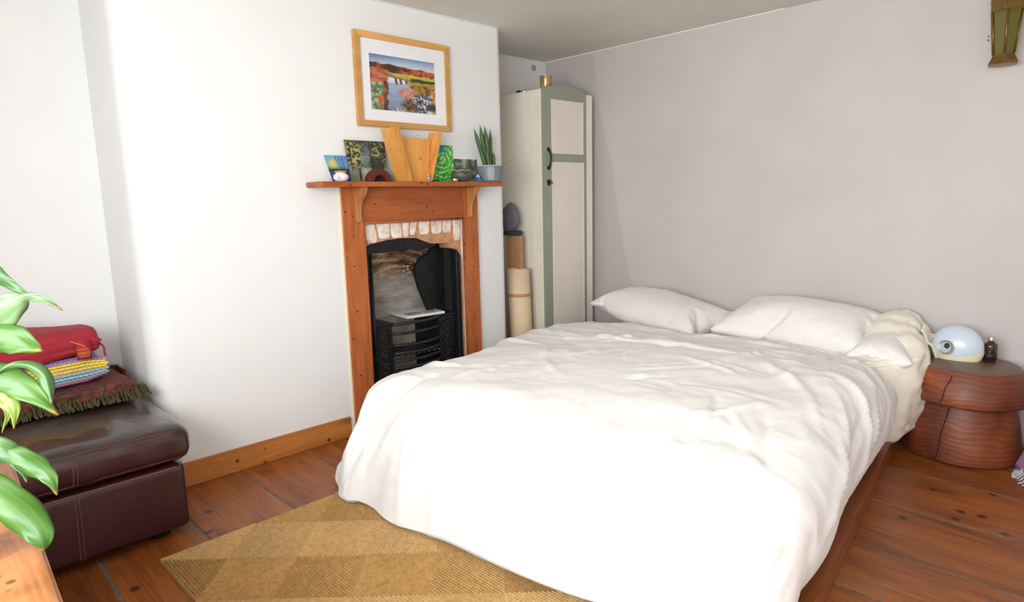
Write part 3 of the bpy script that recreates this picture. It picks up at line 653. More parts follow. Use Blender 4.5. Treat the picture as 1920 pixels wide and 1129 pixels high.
sw = np.sin(34*np.hypot(xx-.55, (yy-.42)*1.5)+9*n1)+.6*np.sin(40*(xx+.6*yy)+11*n1)
I = lerpc([(0, (30, 140, 70)), (.35, (60, 190, 80)), (.6, (130, 216, 90)), (.8, (196, 232, 150)), (1, (236, 244, 214))], .5+.28*sw+.35*(n1-.5))
blend(I, np.exp(-(((xx-.5)/.2)**2+((yy-.08)/.12)**2)), (30, 130, 150)); blend(I, np.exp(-(((xx-.35)/.14)**2+((yy-.42)/.04)**2)), (20, 100, 60)); blend(I, np.exp(-(((xx-.32)/.04)**2+((yy-.42)/.02)**2)), (230, 240, 220))
card('painted_card', I, 2.165, 2.348, 2.19, 2.352, .205, .016, .005, 'bright green swirling painted card right of the wooden box')
W_, H_ = 60, 42; yy, xx = np.mgrid[0:H_, 0:W_].astype(float); yy /= 41; xx /= 59; n1 = vnoise(W_, H_, 5, 4, 51, 4)
I = lerpc([(.25, (44, 50, 42)), (.5, (96, 104, 92)), (.75, (170, 178, 156))], n1*1.1); blend(I, np.exp(-((xx-.5)/.14)**2)*.7, (190, 200, 170)); blend(I, np.exp(-(((xx-.58)/.05)**2+((yy-.45)/.3)**2))*.8, (70, 66, 66)); blend(I, np.exp(-(((xx-.2)/.1)**2+((yy-.35)/.2)**2))*.6, (110, 110, 130))
card('photo_card', I, 2.352, 2.527, 2.350, 2.530, .132, .014, .005, 'grey green photo card with pale streak between green card and succulent pot')

# wooden trapezoid box standing on its side
wb = thing('wooden_box', (.07, 2.05, ZT), 'pale pine open trapezoid box with raised corner ears, centre of the mantelshelf', 'box')
zb, zt_ = ZT, 1.565
mesh('left_side', [(.058, 1.918, zb), (.135, 1.944, zb), (.135, 1.979, zb), (.058, 1.953, zb), (.058, 1.846, zt_-.006), (.135, 1.872, zt_), (.135, 1.912, zt_), (.058, 1.884, zt_-.006)], BF, M['box_pine'], wb, bevel=.003)
mesh('right_side', [(.050, 2.112, zb), (.124, 2.092, zb), (.124, 2.112, zb), (.050, 2.132, zb), (.050, 2.152, zt_-.006), (.124, 2.172, zt_-.010), (.124, 2.192, zt_-.010), (.050, 2.172, zt_-.006)], BF, M['box_pine'], wb, bevel=.003)
mesh('back_board', *prism([(1.955, zb), (1.90, 1.522), (2.145, 1.522), (2.115, zb)], 0, .064, .080), M['box_pine'], wb, bevel=.001)
mesh('base_rail', *prism([(1.975, zb), (1.972, zb+.012), (2.10, zb+.012), (2.10, zb)], 0, .080, .100), M['box_pine'], wb, bevel=.001)
mesh('hook', *tube(catmull([(.080, 2.050, 1.515), (.085, 2.050, 1.532), (.086, 2.056, 1.540), (.083, 2.062, 1.532)], 4), .0022, 6), M['steel'], wb, smooth=True)

v = thing('small_pot', (.085, 1.594, ZT), 'small round white pot with blue motif in front of the blue sunset card', 'pot')
mesh('body', *lathe([(0, 0), (.018, 0), (.030, .006), (.037, .018), (.035, .030), (.026, .038), (.022, .041), (.026, .046), (.027, .05), (.023, .05), (.02, .042), (0, .042)], (.085, 1.594, ZT), 28), M['white_gloss'], v, smooth=True)
mesh('rim_band', *lathe([(.0265, .043), (.0285, .046), (.0285, .0505), (.026, .0515), (.0235, .0505)], (.085, 1.594, ZT), 28), plain('brown_rim', (176, 140, 112), .4), v, smooth=True)
mot = []
for k in range(5):
    a = -.75+.0*k; c = Vector((.085+.0372*math.cos(a), 1.594+.0372*math.sin(a), ZT+.02))
    q = 2*pi*k/5; s = Vector((-math.sin(a), math.cos(a), 0)); u_ = Vector((0, 0, 1))
    p_ = c+s*.006*math.cos(q)+u_*.006*math.sin(q); mot.append(lathe([(0, -.0028), (.0028, 0), (0, .0028)], tuple(p_), 6))
mesh('motif', *join(mot), M['blue_print'], v)
# dark terracotta arch
A1 = []
for k in range(25): a = pi*k/24; A1.append((1.799+.068*math.cos(a), ZT+.062*math.sin(a)))
A2 = []
for k in range(25): a = pi*(24-k)/24; A2.append((1.799+.036*math.cos(a), ZT+.032*math.sin(a)))
ar = thing('arch_ornament', (.09, 1.8, ZT), 'dark red-brown arched ornament in front of the forest picture', 'ornament')
mesh('arch', *prism(A1+A2, 0, .066, .112), M['terracotta'], ar, bevel=.006, seg=3)
mesh('inner_shell', *prism([(1.799+.035*math.cos(pi*k/16), ZT+.031*math.sin(pi*k/16)) for k in range(17)], 0, .068, .078), M['dark_hole'], ar)
# metal figure, tealight, little box, disc
fg = thing('metal_figure', (.125, 2.085, ZT), 'tiny silver figure standing in front of the wooden box', 'figurine')
mesh('figure_body', *lathe([(0, 0), (.010, 0), (.010, .003), (.004, .006), (.006, .014), (.0075, .022), (.005, .030), (.003, .034), (.0055, .038), (.0055, .043), (0, .047)], (.125, 2.085, ZT), 14, sx=.8), M['steel'], fg, smooth=True)
mesh('arm', *tube([(.125, 2.078, ZT+.028), (.130, 2.074, ZT+.020), (.132, 2.078, ZT+.014)], .002, 6), M['steel'], fg, smooth=True)
mesh('arm', *tube([(.125, 2.092, ZT+.028), (.128, 2.097, ZT+.021), (.130, 2.094, ZT+.014)], .002, 6), M['steel'], fg, smooth=True)
pb = thing('key_ring', (.13, 2.12, ZT), 'small dark keys heaped on the shelf edge right of the silver figure', 'keys')
for k in range(3):
    a = k*1.3; c = (.125, 2.115+.011*k, ZT+.004)
    mesh('key', *join([tube([(c[0]+.008*math.cos(q), c[1]+.008*math.sin(q), c[2]+.002*k) for q in np.linspace(0, 2*pi, 13)], .0022, 5), tube([(c[0]+.008*math.cos(a), c[1]+.008*math.sin(a), c[2]+.002*k), (c[0]+.024*math.cos(a), c[1]+.024*math.sin(a), c[2]+.001)], .0022, 5)]), M['bronze_handle'], pb, smooth=True)
tl = thing('tealight', (.125, 2.262, ZT), 'silver tealight cup in front of the green painted card', 'candle')
mesh('cup', *lathe([(0, 0), (.019, 0), (.0205, .003), (.0205, .015), (.0215, .016), (.019, .0165), (.0185, .011), (0, .011)], (.125, 2.262, ZT), 24), M['steel'], tl, smooth=True, angle=.7)
mesh('wax', *lathe([(.0183, .0112), (.0183, .0135), (0, .0135)], (.125, 2.262, ZT), 20), M['white_gloss'], tl)
st = thing('stoneware_jar', (.085, 2.345, ZT), 'round green-grey stoneware jar with wavy pale rim between the green card and the plant pot', 'jar')
mesh('body', *lathe([(0, 0), (.034, 0), (.052, .010), (.064, .026), (.067, .038), (.062, .054), (.050, .064), (.042, .067), (.040, .072), (.036, .072), (.036, .064), (0, .058)], (.085, 2.345, ZT), 36, sx=.92, sy=.92), plain('mottled_stoneware', (82, 88, 72), .4, noise=.45, nscale=45, bump=.3), st, smooth=True)
wv = [(.085+(.0505+.002*math.sin(9*a))*math.cos(a), 2.345+(.0505+.002*math.sin(9*a))*math.sin(a), ZT+.0625+.003*math.sin(7*a)) for a in np.linspace(0, 2*pi, 49)]
mesh('wavy_line', *tube(wv, .0028, 6), plain('pale_slip', (176, 170, 140), .5), st, smooth=True)
bx = thing('glass_pyramid', (.115, 2.44, ZT), 'tiny blue and white pyramid beside the stoneware jar', 'ornament')
mesh('blue_base', [(.10, 2.424, ZT+.0045), (.13, 2.424, ZT+.0045), (.13, 2.456, ZT+.0045), (.10, 2.456, ZT+.0045), (.107, 2.432, ZT+.026), (.123, 2.432, ZT+.026), (.123, 2.448, ZT+.026), (.107, 2.448, ZT+.026)], BF, plain('bright_blue', (40, 110, 190), .3, coat=.5), bx)
mesh('pale_tip', [(.107, 2.432, ZT+.0262), (.123, 2.432, ZT+.0262), (.123, 2.448, ZT+.0262), (.107, 2.448, ZT+.0262), (.115, 2.44, ZT+.044)], [(3, 2, 1, 0), (0, 1, 4), (1, 2, 4), (2, 3, 4), (3, 0, 4)], plain('pale_blue', (196, 220, 230), .3), bx)
tag(mesh('leaf_dish', *lathe([(0, 0), (.05, 0), (.056, .003), (.05, .0042), (0, .003)], (.112, 2.425, ZT), 28, sx=.55, sy=1.2), plain('dull_green', (110, 128, 84), .5), smooth=True), 'flat dull green leaf-shaped dish under the tiny blue pyramid', 'dish')

pp = thing('potted_succulent', (.082, 2.553, ZT), 'grey ceramic pot with white zigzag band holding upright spiky green leaves', 'potted plant')
PC = (.091, 2.553, ZT)
mesh('pot', *lathe([(0, 0), (.066, 0), (.072, .005), (.074, .03), (.074, .078), (.072, .088), (.068, .091), (.062, .089), (.062, .078), (0, .078)], PC, 40), M['pot_grey'], pp, smooth=True, angle=.9)
mesh('pot_lip', *lathe([(.060, .085), (.061, .092), (.065, .0945), (.070, .092), (.071, .087)], PC, 40), M['pot_rim'], pp, smooth=True)
mesh('soil', *lathe([(.0615, .0785), (.0615, .083), (.03, .086), (0, .085)], PC, 24), M['soil'], pp, smooth=True)
zg = []
for s in (-.16, 0.0, .16):
    for k in range(10):
        z = .010+.0075*k
        for d_ in (-1, 1):
            a0 = -.62+s; a1 = a0+d_*.075
            p0 = (PC[0]+.0748*math.cos(a0), PC[1]+.0748*math.sin(a0), ZT+z); p1 = (PC[0]+.0748*math.cos(a1), PC[1]+.0748*math.sin(a1), ZT+z+.006)
            zg.append(tube([p0, p1], .0011, 4))
mesh('zigzag_band', *join(zg), plain('white_slip', (226, 226, 226), .5), pp)
for (b, tp, r) in [((.08, 2.535, .08), (.068, 2.462, .30), .013), ((.075, 2.55, .08), (.06, 2.515, .325), .014), ((.09, 2.562, .08), (.085, 2.527, .318), .013), ((.075, 2.578, .08), (.07, 2.586, .305), .012), ((.10, 2.545, .08), (.10, 2.525, .19), .011), ((.085, 2.592, .08), (.09, 2.588, .17), .011)]:
    b = Vector(b); tp = Vector(tp); P_ = [b.lerp(tp, t_)+Vector((0, 0, ZT)) for t_ in np.linspace(0, 1, 9)]
    mesh('leaf', *tube(P_, r, 8, rs=[r*(1-.15*t_)*(1 if t_ < .75 else max(.05, (1-t_)/.25)) for t_ in np.linspace(0, 1, 9)]), M['succulent'], pp, smooth=True)
mesh('dry_stalk', *tube(catmull([(.11, 2.60, ZT+.085), (.115, 2.64, ZT+.100), (.12, 2.68, ZT+.118), (.125, 2.72, ZT+.130)], 4), .0016, 6), plain('dry_stalk', (150, 128, 84), .7), pp, smooth=True)

# ================================================================== FAR ALCOVE
wd = thing('wardrobe', (-.22, 3.34, 0), 'tall narrow cream wardrobe with sage green arched door in the far alcove', 'wardrobe')
topc = lambda y: 1.884+.040*math.sin(pi*min(1, max(0, (y-3.07)/.50)))**.9
YS = np.linspace(3.09, 3.60, 15)
poly = [(3.09, .06), (3.60, .06)]+[(y, topc(y)-.006) for y in YS[::-1]]
mesh('carcass', *prism(poly, 0, XA+.005, .002), M['cream'], wd, bevel=.003)
mesh('plinth', *prism([(3.10, 0), (3.59, 0), (3.59, .06), (3.10, .06)], 0, XA+.02, -.01), M['cream'], wd)
for k, x in enumerate((-.085, -.066, -.046, -.026, -.008)): box('reeding', x-.006, x+.006, 3.084, 3.0905, .06, 1.87, M['cream'], wd, .002)
dpts = [(3.092, .07), (3.527, .07)]+[(y, topc(y)-.001) for y in np.linspace(3.092, 3.527, 15)[::-1]]
dr = mesh('door', *prism(dpts, 0, .003, .020), M['green'], wd, bevel=.003)
box('upper_panel', .0195, .0225, 3.168, 3.486, 1.484, 1.826, M['cream_panel'], dr, .0012)
box('lower_panel', .0195, .0225, 3.168, 3.490, .22, 1.430, M['cream_panel'], dr, .0012)
mesh('panel_bead', *join([prism([(3.486, 1.484), (3.491, 1.484), (3.491, 1.83), (3.486, 1.83)], 0, .0195, .024), prism([(3.490, .22), (3.495, .22), (3.495, 1.43), (3.490, 1.43)], 0, .0195, .024)]), M['white_mat'], dr)
mesh('door_handle', *tube(catmull([(.021, 3.138, 1.510), (.032, 3.140, 1.497), (.040, 3.142, 1.45), (.032, 3.140, 1.402), (.021, 3.138, 1.388)], 5), .007, 8), M['bronze_handle'], dr, smooth=True)
for z in (1.508, 1.390): mesh('handle_plate', *prism(arc(3.138, z, .013, 0, 2*pi, 11)[:-1], 0, .0195, .024), M['bronze_handle'], dr)
mesh('keyhole_plate', *prism([(3.125, 1.316), (3.150, 1.316), (3.153, 1.30), (3.146, 1.276), (3.130, 1.276), (3.122, 1.30)], 0, .0195, .0235), M['bronze_handle'], dr, bevel=.001)
mesh('key', *join([tube([(.022, 3.138, 1.296), (.045, 3.138, 1.296)], .003, 6), tube([(.045, 3.138+.010*math.cos(a), 1.296+.010*math.sin(a)) for a in np.linspace(0, 2*pi, 11)], .0022, 5)]), M['bronze_handle'], dr, smooth=True)
box('side_stile', .003, .016, 3.530, 3.599, .06, 1.885, M['cream'], wd, .003)
gv = thing('glass_tumbler', (-.09, 3.245, 1.905), 'small amber glass tumbler standing on top of the wardrobe', 'glass')
mesh('glass_body', *lathe([(0, .0), (.036, 0), (.038, .004), (.041, .082), (.0385, .082), (.036, .008), (0, .006)], (-.09, 3.245, 1.906), 28), plain('amber_glazed_glass', (176, 150, 100), .1, .4, noise=.3, nscale=12), gv, smooth=True, angle=.8)
mesh('rim', *lathe([(.0405, .080), (.0422, .084), (.038, .085), (.0378, .08)], (-.09, 3.245, 1.906), 28), M['steel'], gv, smooth=True)
for k, (x, c) in enumerate((( -.215, 'dark_hole'), (-.165, 'steel'))):
    mesh_o = mesh('jar_lid', *lathe([(0, 0), (.015, 0), (.0165, .002), (.0165, .014), (.015, .016), (0, .016)], (x, 3.115, 1.885), 16), M[c], smooth=True, angle=.7)
    tag(mesh_o, ['small black jar lid on the near edge of the wardrobe top', 'small silver jar lid on the near edge of the wardrobe top'][k], 'lid')
# roll, offcut board and cloth standing between breast and wardrobe
rl = thing('carpet_roll', (-.10, 2.955, 0), 'cream rolled-up mat standing beside the wardrobe', 'roll')
def roll(cx, cy, r, z1, lean, turns=3.2):
    V = []; F = []; n = 72; 
    for z, o in ((0, lean), (z1, 0)):
        for k in range(n+1):
            a = turns*2*pi*k/n; rr = r*(.45+.55*k/n); V.append((cx+o+rr*math.cos(a), cy+rr*math.sin(a), z))
    return V, [(k, k+1, k+n+2, k+n+1) for k in range(n)]
mesh('rolled_sheet', *roll(-.104, 2.955, .078, .742, .035), M['paper_roll'], rl, smooth=True, solid=.004)
mesh('fastening_tape', *lathe([(.079, .0), (.080, .002), (.080, .016), (.079, .018)], (-.090, 2.955, .565), 32), plain('brown_tape', (190, 140, 104), .6), rl, smooth=True)
tag(mesh('timber_offcut', *prism([(-.235, 2.985), (-.10, 2.985), (-.10, 3.01), (-.235, 3.01)], 2, 0, .955), M['board'], bevel=.002), 'upright pale timber offcut behind the cream roll', 'board')
cb = thing('grey_bundle', (-.20, 2.995, .957), 'grey cloth bundle with dark band on top of the timber offcut', 'cloth')
V = []
for i in range(15):
    t = i/14; r = .075*math.sin(pi*min(1, t*.9+.10))**.5
    for j in range(20):
        a = 2*pi*j/20; q = r*(1+.10*math.sin(3*a+5*t)+.05*math.sin(7*a)); V.append((-.205+q*math.cos(a)+.02*t, 2.99+q*.5*math.sin(a), .985+.19*t))
F = [(i*20+j, i*20+(j+1) % 20, (i+1)*20+(j+1) % 20, (i+1)*20+j) for i in range(14) for j in range(20)]+[tuple(range(20))[::-1], tuple(range(280, 300))]
mesh('cloth_body', V, F, M['grey_cloth'], cb, smooth=True)
box('dark_band', -.245, -.115, 2.965, 3.025, .956, .990, plain('charcoal_band', (60, 58, 62), .8), cb, .006)

# ================================================================== OTTOMAN AND TEXTILES
ot = thing('ottoman', (.02, .29, 0), 'dark maroon leather storage ottoman with contrast stitching in the near alcove', 'ottoman')
def puff(x0, x1, y0, y1, z0, z1, r, bx, by, bz, n=22, seed=0):
    """soft cushion-like box: superellipsoid shell"""
    V = []; cx, cy, cz = (x0+x1)/2, (y0+y1)/2, (z0+z1)/2; hx, hy, hz = (x1-x0)/2, (y1-y0)/2, (z1-z0)/2
    bm = bmesh.new(); bmesh.ops.create_cube(bm, size=2); bmesh.ops.subdivide_edges(bm, edges=bm.edges[:], cuts=n, use_grid_fill=True)
    bm.verts.ensure_lookup_table(); vv = []
    for v in bm.verts:
        p = v.co; c = [max(-h+r, min(h-r, p[i]*h)) for i, h in enumerate((hx, hy, hz))]
        d = Vector((p[0]*hx-c[0], p[1]*hy-c[1], p[2]*hz-c[2])); q = Vector(c)+(d.normalized()*r if d.length > 1e-6 else d)
        fx, fy, fz = [1-min(1, abs(q[i]/h))**2 for i, h in enumerate((hx, hy, hz))]
        q = Vector((q[0]+bx*np.sign(p[0])*(abs(p[0]) > .99)*fy*fz, q[1]+by*np.sign(p[1])*(abs(p[1]) > .99)*fx*fz, q[2]+bz*np.sign(p[2])*(abs(p[2]) > .99)*fx*fy))
        vv.append((q[0]+cx, q[1]+cy, q[2]+cz))
    F = [tuple(v.index for v in f.verts) for f in bm.faces]; bm.free()
    return vv, F
mesh('base', *puff(-.44, .455, -.09, .678, .035, .283, .022, .006, .006, 0), M['leather'], ot, smooth=True)
V, F = puff(-.45, .478, -.10, .702, .290, .425, .048, .012, .01, .022)
V = np.array(V); nn = np.sin(V[:, 0]*17+3*np.sin(V[:, 1]*9))*np.sin(V[:, 1]*13+2)*.0022; V[:, 2] += nn*(V[:, 2] > .38)
V[:, 0] += (V[:, 0] > .44)*.003*np.sin(V[:, 1]*38+V[:, 2]*20)
fm = [1 if all(V[i, 2] > .395 for i in f) else 0 for f in F]
mesh('lid_cushion', V, F, None, ot, smooth=True, mats=[M['leather'], M['leather_top']], fm=fm)
sm = [tube([(.480, y, .398), (.4835, y+.001, .398)], .002, 4) for y in ()]
mesh('lid_piping', *tube([(.468, y, .408+.004*math.sin(pi*(y+.1)/.79)) for y in np.linspace(-.06, .655, 24)], .0028, 6), M['seam_red'], ot, smooth=True)
mesh('lower_piping', *tube([(.478, y, .313) for y in np.linspace(-.06, .655, 12)], .002, 6), M['seam_red'], ot, smooth=True)
def stitches(y, x, z0, z1, n=24):
    return join([tube([(x+.012*math.sin(pi*(k+.5)/n), y+.004*(k/n), z0+(z1-z0)*k/n), (x+.012*math.sin(pi*(k+.5)/n), y+.004*(k/n), z0+(z1-z0)*(k+.7)/n)], .0009, 4) for k in range(n)])
for y in (.332, .344):
    tag(mesh('stitching', *stitches(y, .4885, .318, .398), M['stitch'], ot), kind='stuff')
    tag(mesh('stitching', *stitches(y-.003, .4545+.0015, .045, .272, 46), M['stitch'], ot), kind='stuff')
mesh('base_welt', *tube([(.457, y, .272) for y in np.linspace(-.07, .645, 10)], .002, 6), M['stitch'], ot, smooth=True)
for x, y in ((.37, .59), (.37, -.02), (-.36, .59), (-.36, -.02)): mesh('foot', *lathe([(0, 0), (.030, 0), (.036, .006), (.038, .045), (0, .045)], (x, y, 0), 20), M['ottoman_foot'], ot, smooth=True, angle=.8)

ZO = .448
# dark wooden tray end behind the shawl
ty = thing('wooden_tray', (-.37, .60, ZO), 'dark brown wooden tray end against the wall behind the folded shawl', 'tray')
box('tray_base', -.44, -.30, .45, .690, ZO-.008, ZO+.002, M['dark_wood'], ty, .002)
box('tray_wall', -.44, -.30, .678, .690, ZO+.002, ZO+.045, M['dark_wood'], ty, .003)
box('tray_wall', -.44, -.428, .45, .678, ZO+.002, ZO+.045, M['dark_wood'], ty, .003)

def slab(x0, x1, y0, y1, z0, z1, seed, layers=2, nx=26, ny=36, wob=.006, tilt=0.0, front=0.0):
    """folded textile: closed rounded slab whose edge shows the folded layers"""
    r = np.random.RandomState(seed); ph = r.rand(6)*6.28
    m = 40; V = []; n2 = ny
    # cross-section in x-z, swept along y
    for j in range(n2+1):
        t = j/n2; y = y0+(y1-y0)*t; e = min(1, min(t, 1-t)*9); e = math.sqrt(1-(1-e)**2)
        for k in range(m):
            a = 2*pi*k/m; c, s = math.cos(a), math.sin(a)
            X = np.sign(c)*abs(c)**.28; Z = np.sign(s)*abs(s)**.5
            zc, hz = (z0+z1)/2, (z1-z0)/2; xc, hx = (x0+x1)/2, (x1-x0)/2
            lay = .006*math.cos(Z*pi*layers) if X > .6 else 0
            x = xc+hx*X*(.93+.07*e)+lay*e+wob*math.sin(5*t*3+ph[0]+Z)*.6+front*t
            z = zc+hz*Z*(.35+.65*e)+(wob*math.sin(9*t+ph[1]+2*X)+wob*.6*math.sin(23*t+ph[2]+4*X))*(.5+.5*Z)+tilt*(t-.5)
            V.append((x, y, max(z, z0)))
    F = [(j*m+k, j*m+(k+1) % m, (j+1)*m+(k+1) % m, (j+1)*m+k) for j in range(n2) for k in range(m)]+[tuple(range(m))[::-1], tuple(range(n2*m, n2*m+m))]
    return V, F
shawl_m = NT('paisley_shawl_wool'); _k = shawl_m; _tc = _k.n('TexCoord')
_n = _k.n('TexNoise', i_Scale=16., i_Detail=3., i_Distortion=2.); _k.l(_tc.outputs['Object'], _n.inputs['Vector'])
_k.l(_k.ramp(_n.outputs[0], [(.36, lin((46, 40, 24))), (.44, lin((84, 36, 34))), (.52, lin((118, 56, 42))), (.60, lin((70, 26, 34))), (.7, lin((84, 76, 34)))]), _k.b.inputs['Base Color']); _k.b.inputs['Roughness'].default_value = .9
M['shawl'] = _k.m
sh = thing('folded_shawl', (-.13, .34, ZO), 'folded dark red patterned shawl with olive fringe, lowest on the ottoman', 'shawl')
V, F = slab(-.36, .045, .02, .655, ZO-.004, .515, 3, 3); mesh('shawl_body', V, F, M['shawl'], sh, smooth=True)
fr_ = []; r_ = np.random.RandomState(4)
for k in range(230):
    y = -.01+.685*k/229; l = r_.uniform(.035, .060); x0_ = .030+r_.uniform(-.004, .004); z0_ = .490+r_.uniform(-.018, .008)
    dy = r_.uniform(-.014, .018)
    pts = [(x0_, y, z0_), (x0_+.022, y+dy*.3, z0_-.010), (x0_+.036, y+dy*.6, ZO+.018+r_.uniform(-.006, .010)), (x0_+.056+r_.uniform(0, .022), y+dy+r_.uniform(-.008, .008), ZO+.006+r_.uniform(0, .006))]
    fr_.append(tube(pts, .0030, 5, rs=[.0024, .0032, .0034, .0022]))
for k in range(46):
    x = -.02+.05*k/45; y = .645+r_.uniform(0, .01); fr_.append(tube([(x, .652, .488), (x+.01, .675, .478), (x+.02+r_.uniform(0, .01), .69, ZO+.008)], .0028, 5))
tag(mesh('fringe', *join(fr_), plain('olive_fringe', (70, 64, 30), .9, noise=.35, nscale=60), sh, smooth=True), kind='stuff')

# crochet blanket: folded, its front built of stitch clusters in coloured rows
cr = thing('crochet_blanket', (-.15, .3, .515), 'folded crochet blanket in lilac, yellow and grey-blue rows, middle of the textile stack', 'blanket')
V, F = slab(-.34, -.045, .045, .575, .512, .600, 8, 1, wob=.003, tilt=.012)
V = [(x, y, z+.012*(y/.57)) for x, y, z in V]
mesh('wool_body', V, F, plain('mixed_wool_core', (150, 146, 150), .95, noise=.2), cr, smooth=True)
rows = [('lilac', (186, 146, 200)), ('lilac', (178, 136, 196)), ('yellow', (236, 202, 62)), ('yellow', (240, 206, 66)), ('yellow', (232, 196, 56)), ('grey_blue', (150, 176, 186)), ('grey_blue', (158, 182, 190)), ('grey_blue', (140, 164, 176)), ('pink', (204, 112, 132)), ('purple', (120, 64, 140))]
for ri, (cn, cc) in enumerate(rows):
    cl = []; a = 1.45-2.75*ri/(len(rows)-1)
    for k in range(32):
        y = .06+.50*(k+.5*(ri % 2))/31; e = min(1, min(y-.04, .585-y)*12)
        xc, zc = -.075, .556+.012*(y/.57)+.012*(y-.3)/.5
        x = xc+.034*math.cos(a)*1.0+(.0 if ri > 1 else -.012*(2-ri)); z = zc+.046*math.sin(a)*(.6+.4*e)
        for q in (-.0046, 0, .0046):
            cl.append(lathe([(0, -.0056), (.0036, -.0034), (.0042, 0), (.0034, .0034), (0, .0056)], (x+.003, y+q, z), 5))
    tag(mesh('stitch_row', *join(cl), plain('wool_'+cn+str(ri), cc, .95, noise=.12, nscale=90), cr, smooth=True), kind='stuff')
# crimson bag
rb = thing('crimson_bag', (-.17, .33, .60), 'folded crimson cloth bag with gold embroidered tab on top of the textile stack', 'bag')
V = []; m = 48; n_ = 60
for j in range(n_+1):
    t = j/n_; y = .015+.545*t; e = min(1, min(t*7, (1-t)*14)); e = math.sqrt(max(0, 1-(1-e)**2))
    for k in range(m):
        a = 2*pi*k/m; c, s = math.cos(a), math.sin(a); X = np.sign(c)*abs(c)**.55; Z = np.sign(s)*abs(s)**.7
        hz = (.070-.020*max(0, t-.55)/.45)*(.45+.55*e); hx = .155*(.8+.2*e)
        fold = .0055*math.sin(7*Z*1.6+2.2*math.sin(3*t)+.8)*(1 if X > .2 else .3)+.003*math.sin(17*Z+4*t)
        V.append((-.185+(hx+fold)*X, y+.008*math.sin(6*Z+1)*(t > .85), .668+hz*Z+.006*math.sin(7*t+2*X)+.010*t))
F = [(j*m+k, j*m+(k+1) % m, (j+1)*m+(k+1) % m, (j+1)*m+k) for j in range(n_) for k in range(m)]+[tuple(range(m))[::-1], tuple(range(n_*m, n_*m+m))]
mesh('bag_body', V, F, M['red_cloth'], rb, smooth=True)
tb = mesh('embroidered_tab', [(-.020+.004*math.sin(pi*i/6), y, .622+.075*i/6) for i in range(7) for y in (.470, .495, .520)], grid_faces(7, 3), M['red_cloth'], rb, smooth=True, solid=.003)
thr = []
for zz, yy0, yy1 in ((.643, .476, .514), (.650, .476, .514), (.634, .478, .512), (.662, .474, .510)):
    thr.append(tube([(-.0145, y_, zz+.0022*(-1)**i) for i, y_ in enumerate(np.linspace(yy0, yy1, 13))], .0011, 4))
thr.append(tube(catmull([(-.0155, .455, .700), (-.0145, .475, .688), (-.0140, .492, .678), (-.0138, .500, .668)], 4), .0012, 4))
mesh('gold_embroidery', *join(thr), M['gold_thread'], tb)
mesh('drawstring', *tube(catmull([(-.09, .562, .665), (-.07, .572, .650), (-.06, .570, .630), (-.07, .575, .615)], 4), .004, 6), M['red_cloth'], rb, smooth=True)

# ================================================================== RUG
RA = .02
rg = thing('seagrass_rug', (1.2, 1.1, 0), 'golden seagrass rug of plaited square tiles on the floorboards', 'rug')
def rug_tile(inward):
    V, F, UV = [], [], []; h = .166; nr = 16; st_ = h/nr
    lv = []
    for k in range(nr): lv += [(h-k*st_, .0060), (h-(k+(.82 if inward else .18))*st_, .0150)]
    lv += [(0.0005, .0095)]
    for s in range(4):
        ca, sa = [(1, 0), (0, 1), (-1, 0), (0, -1)][s]
        base = len(V)
        for r, z in lv:
            for q in (-1, 0, 1): 
                x, y = r, r*q*.999; V.append((x*ca-y*sa, x*sa+y*ca, z)); UV.append((y*3+s*.13, r*3))
        for k in range(len(lv)-1):
            for q in range(2): F.append((base+k*3+q, base+k*3+q+1, base+(k+1)*3+q+1, base+(k+1)*3+q))
        V += [(h*ca-h*sa*-1, h*sa+h*ca*-1, 0), (h*ca-h*sa, h*sa+h*ca, 0)]; UV += [(0, 0), (1, 0)]
        F.append((base, len(V)-2, len(V)-1, base+2))
    return V, F, UV
tiles = {}; o0 = Vector((.582, .528)); T = .333
for i in range(5):
    for j in range(4):
        cx_ = o0.x+T*((i+.5)*math.cos(RA)-(j+.5)*math.sin(RA)); cy_ = o0.y+T*((i+.5)*math.sin(RA)+(j+.5)*math.cos(RA)); kind_ = (i+j) % 2
        if kind_ not in tiles:
            tv, tf, tuv = rug_tile(kind_); t_ = tiles[kind_] = mesh('rug_tile', [(x+1.2, y+1.1, z) for x, y, z in tv], tf, M['rug'], rg, uvs=tuv)
        else:
            t_ = tiles[kind_].copy(); col.objects.link(t_); t_.parent = rg
        t_.location = (cx_-1.2, cy_-1.1, .0005); t_.rotation_euler = (0, 0, RA)

# ================================================================== BED
A0 = np.array([2.042, 3.504]); dV = np.array([.13882, -.99032]); dU = np.array([-.99032, -.13882])
def Bp(u, v): return A0+np.multiply.outer(u, dU)+np.multiply.outer(v, dV)
def bquad(u0, u1, v0, v1, z0, z1):
    c = [A0+u*dU+v*dV for u, v in ((u1, v0), (u0, v0), (u0, v1), (u1, v1))]
    return [(p[0], p[1], z0) for p in c]+[(p[0], p[1], z1) for p in c]
bc = Bp(np.array(.8), np.array(.95))
bed = thing('bed', (bc[0], bc[1], 0), 'low brown wooden platform bed with ledge along its right side', 'bed')
mesh('side_rail', bquad(0, .022, -.10, 2.02, .0, .070), BF, M['platform'], bed, bevel=.003)
mesh('side_rail', bquad(1.638, 1.66, -.10, 1.96, .0, .070), BF, M['platform'], bed, bevel=.003)
mesh('end_rail', bquad(.022, 1.638, 1.975, 1.997, .0, .070), BF, M['platform'], bed, bevel=.003)
mesh('deck_board', bquad(-.002, 1.662, -.10, 2.022, .070, .082), BF, M['platform'], bed, bevel=.003)
def soft_local(u0, u1, v0, v1, z0, z1, r, bz, n=18):
    V, F = puff(u0, u1, v0, v1, z0, z1, r, 0, 0, bz, n); V = np.array(V); P = Bp(V[:, 0], V[:, 1]); return np.c_[P, V[:, 2]], F
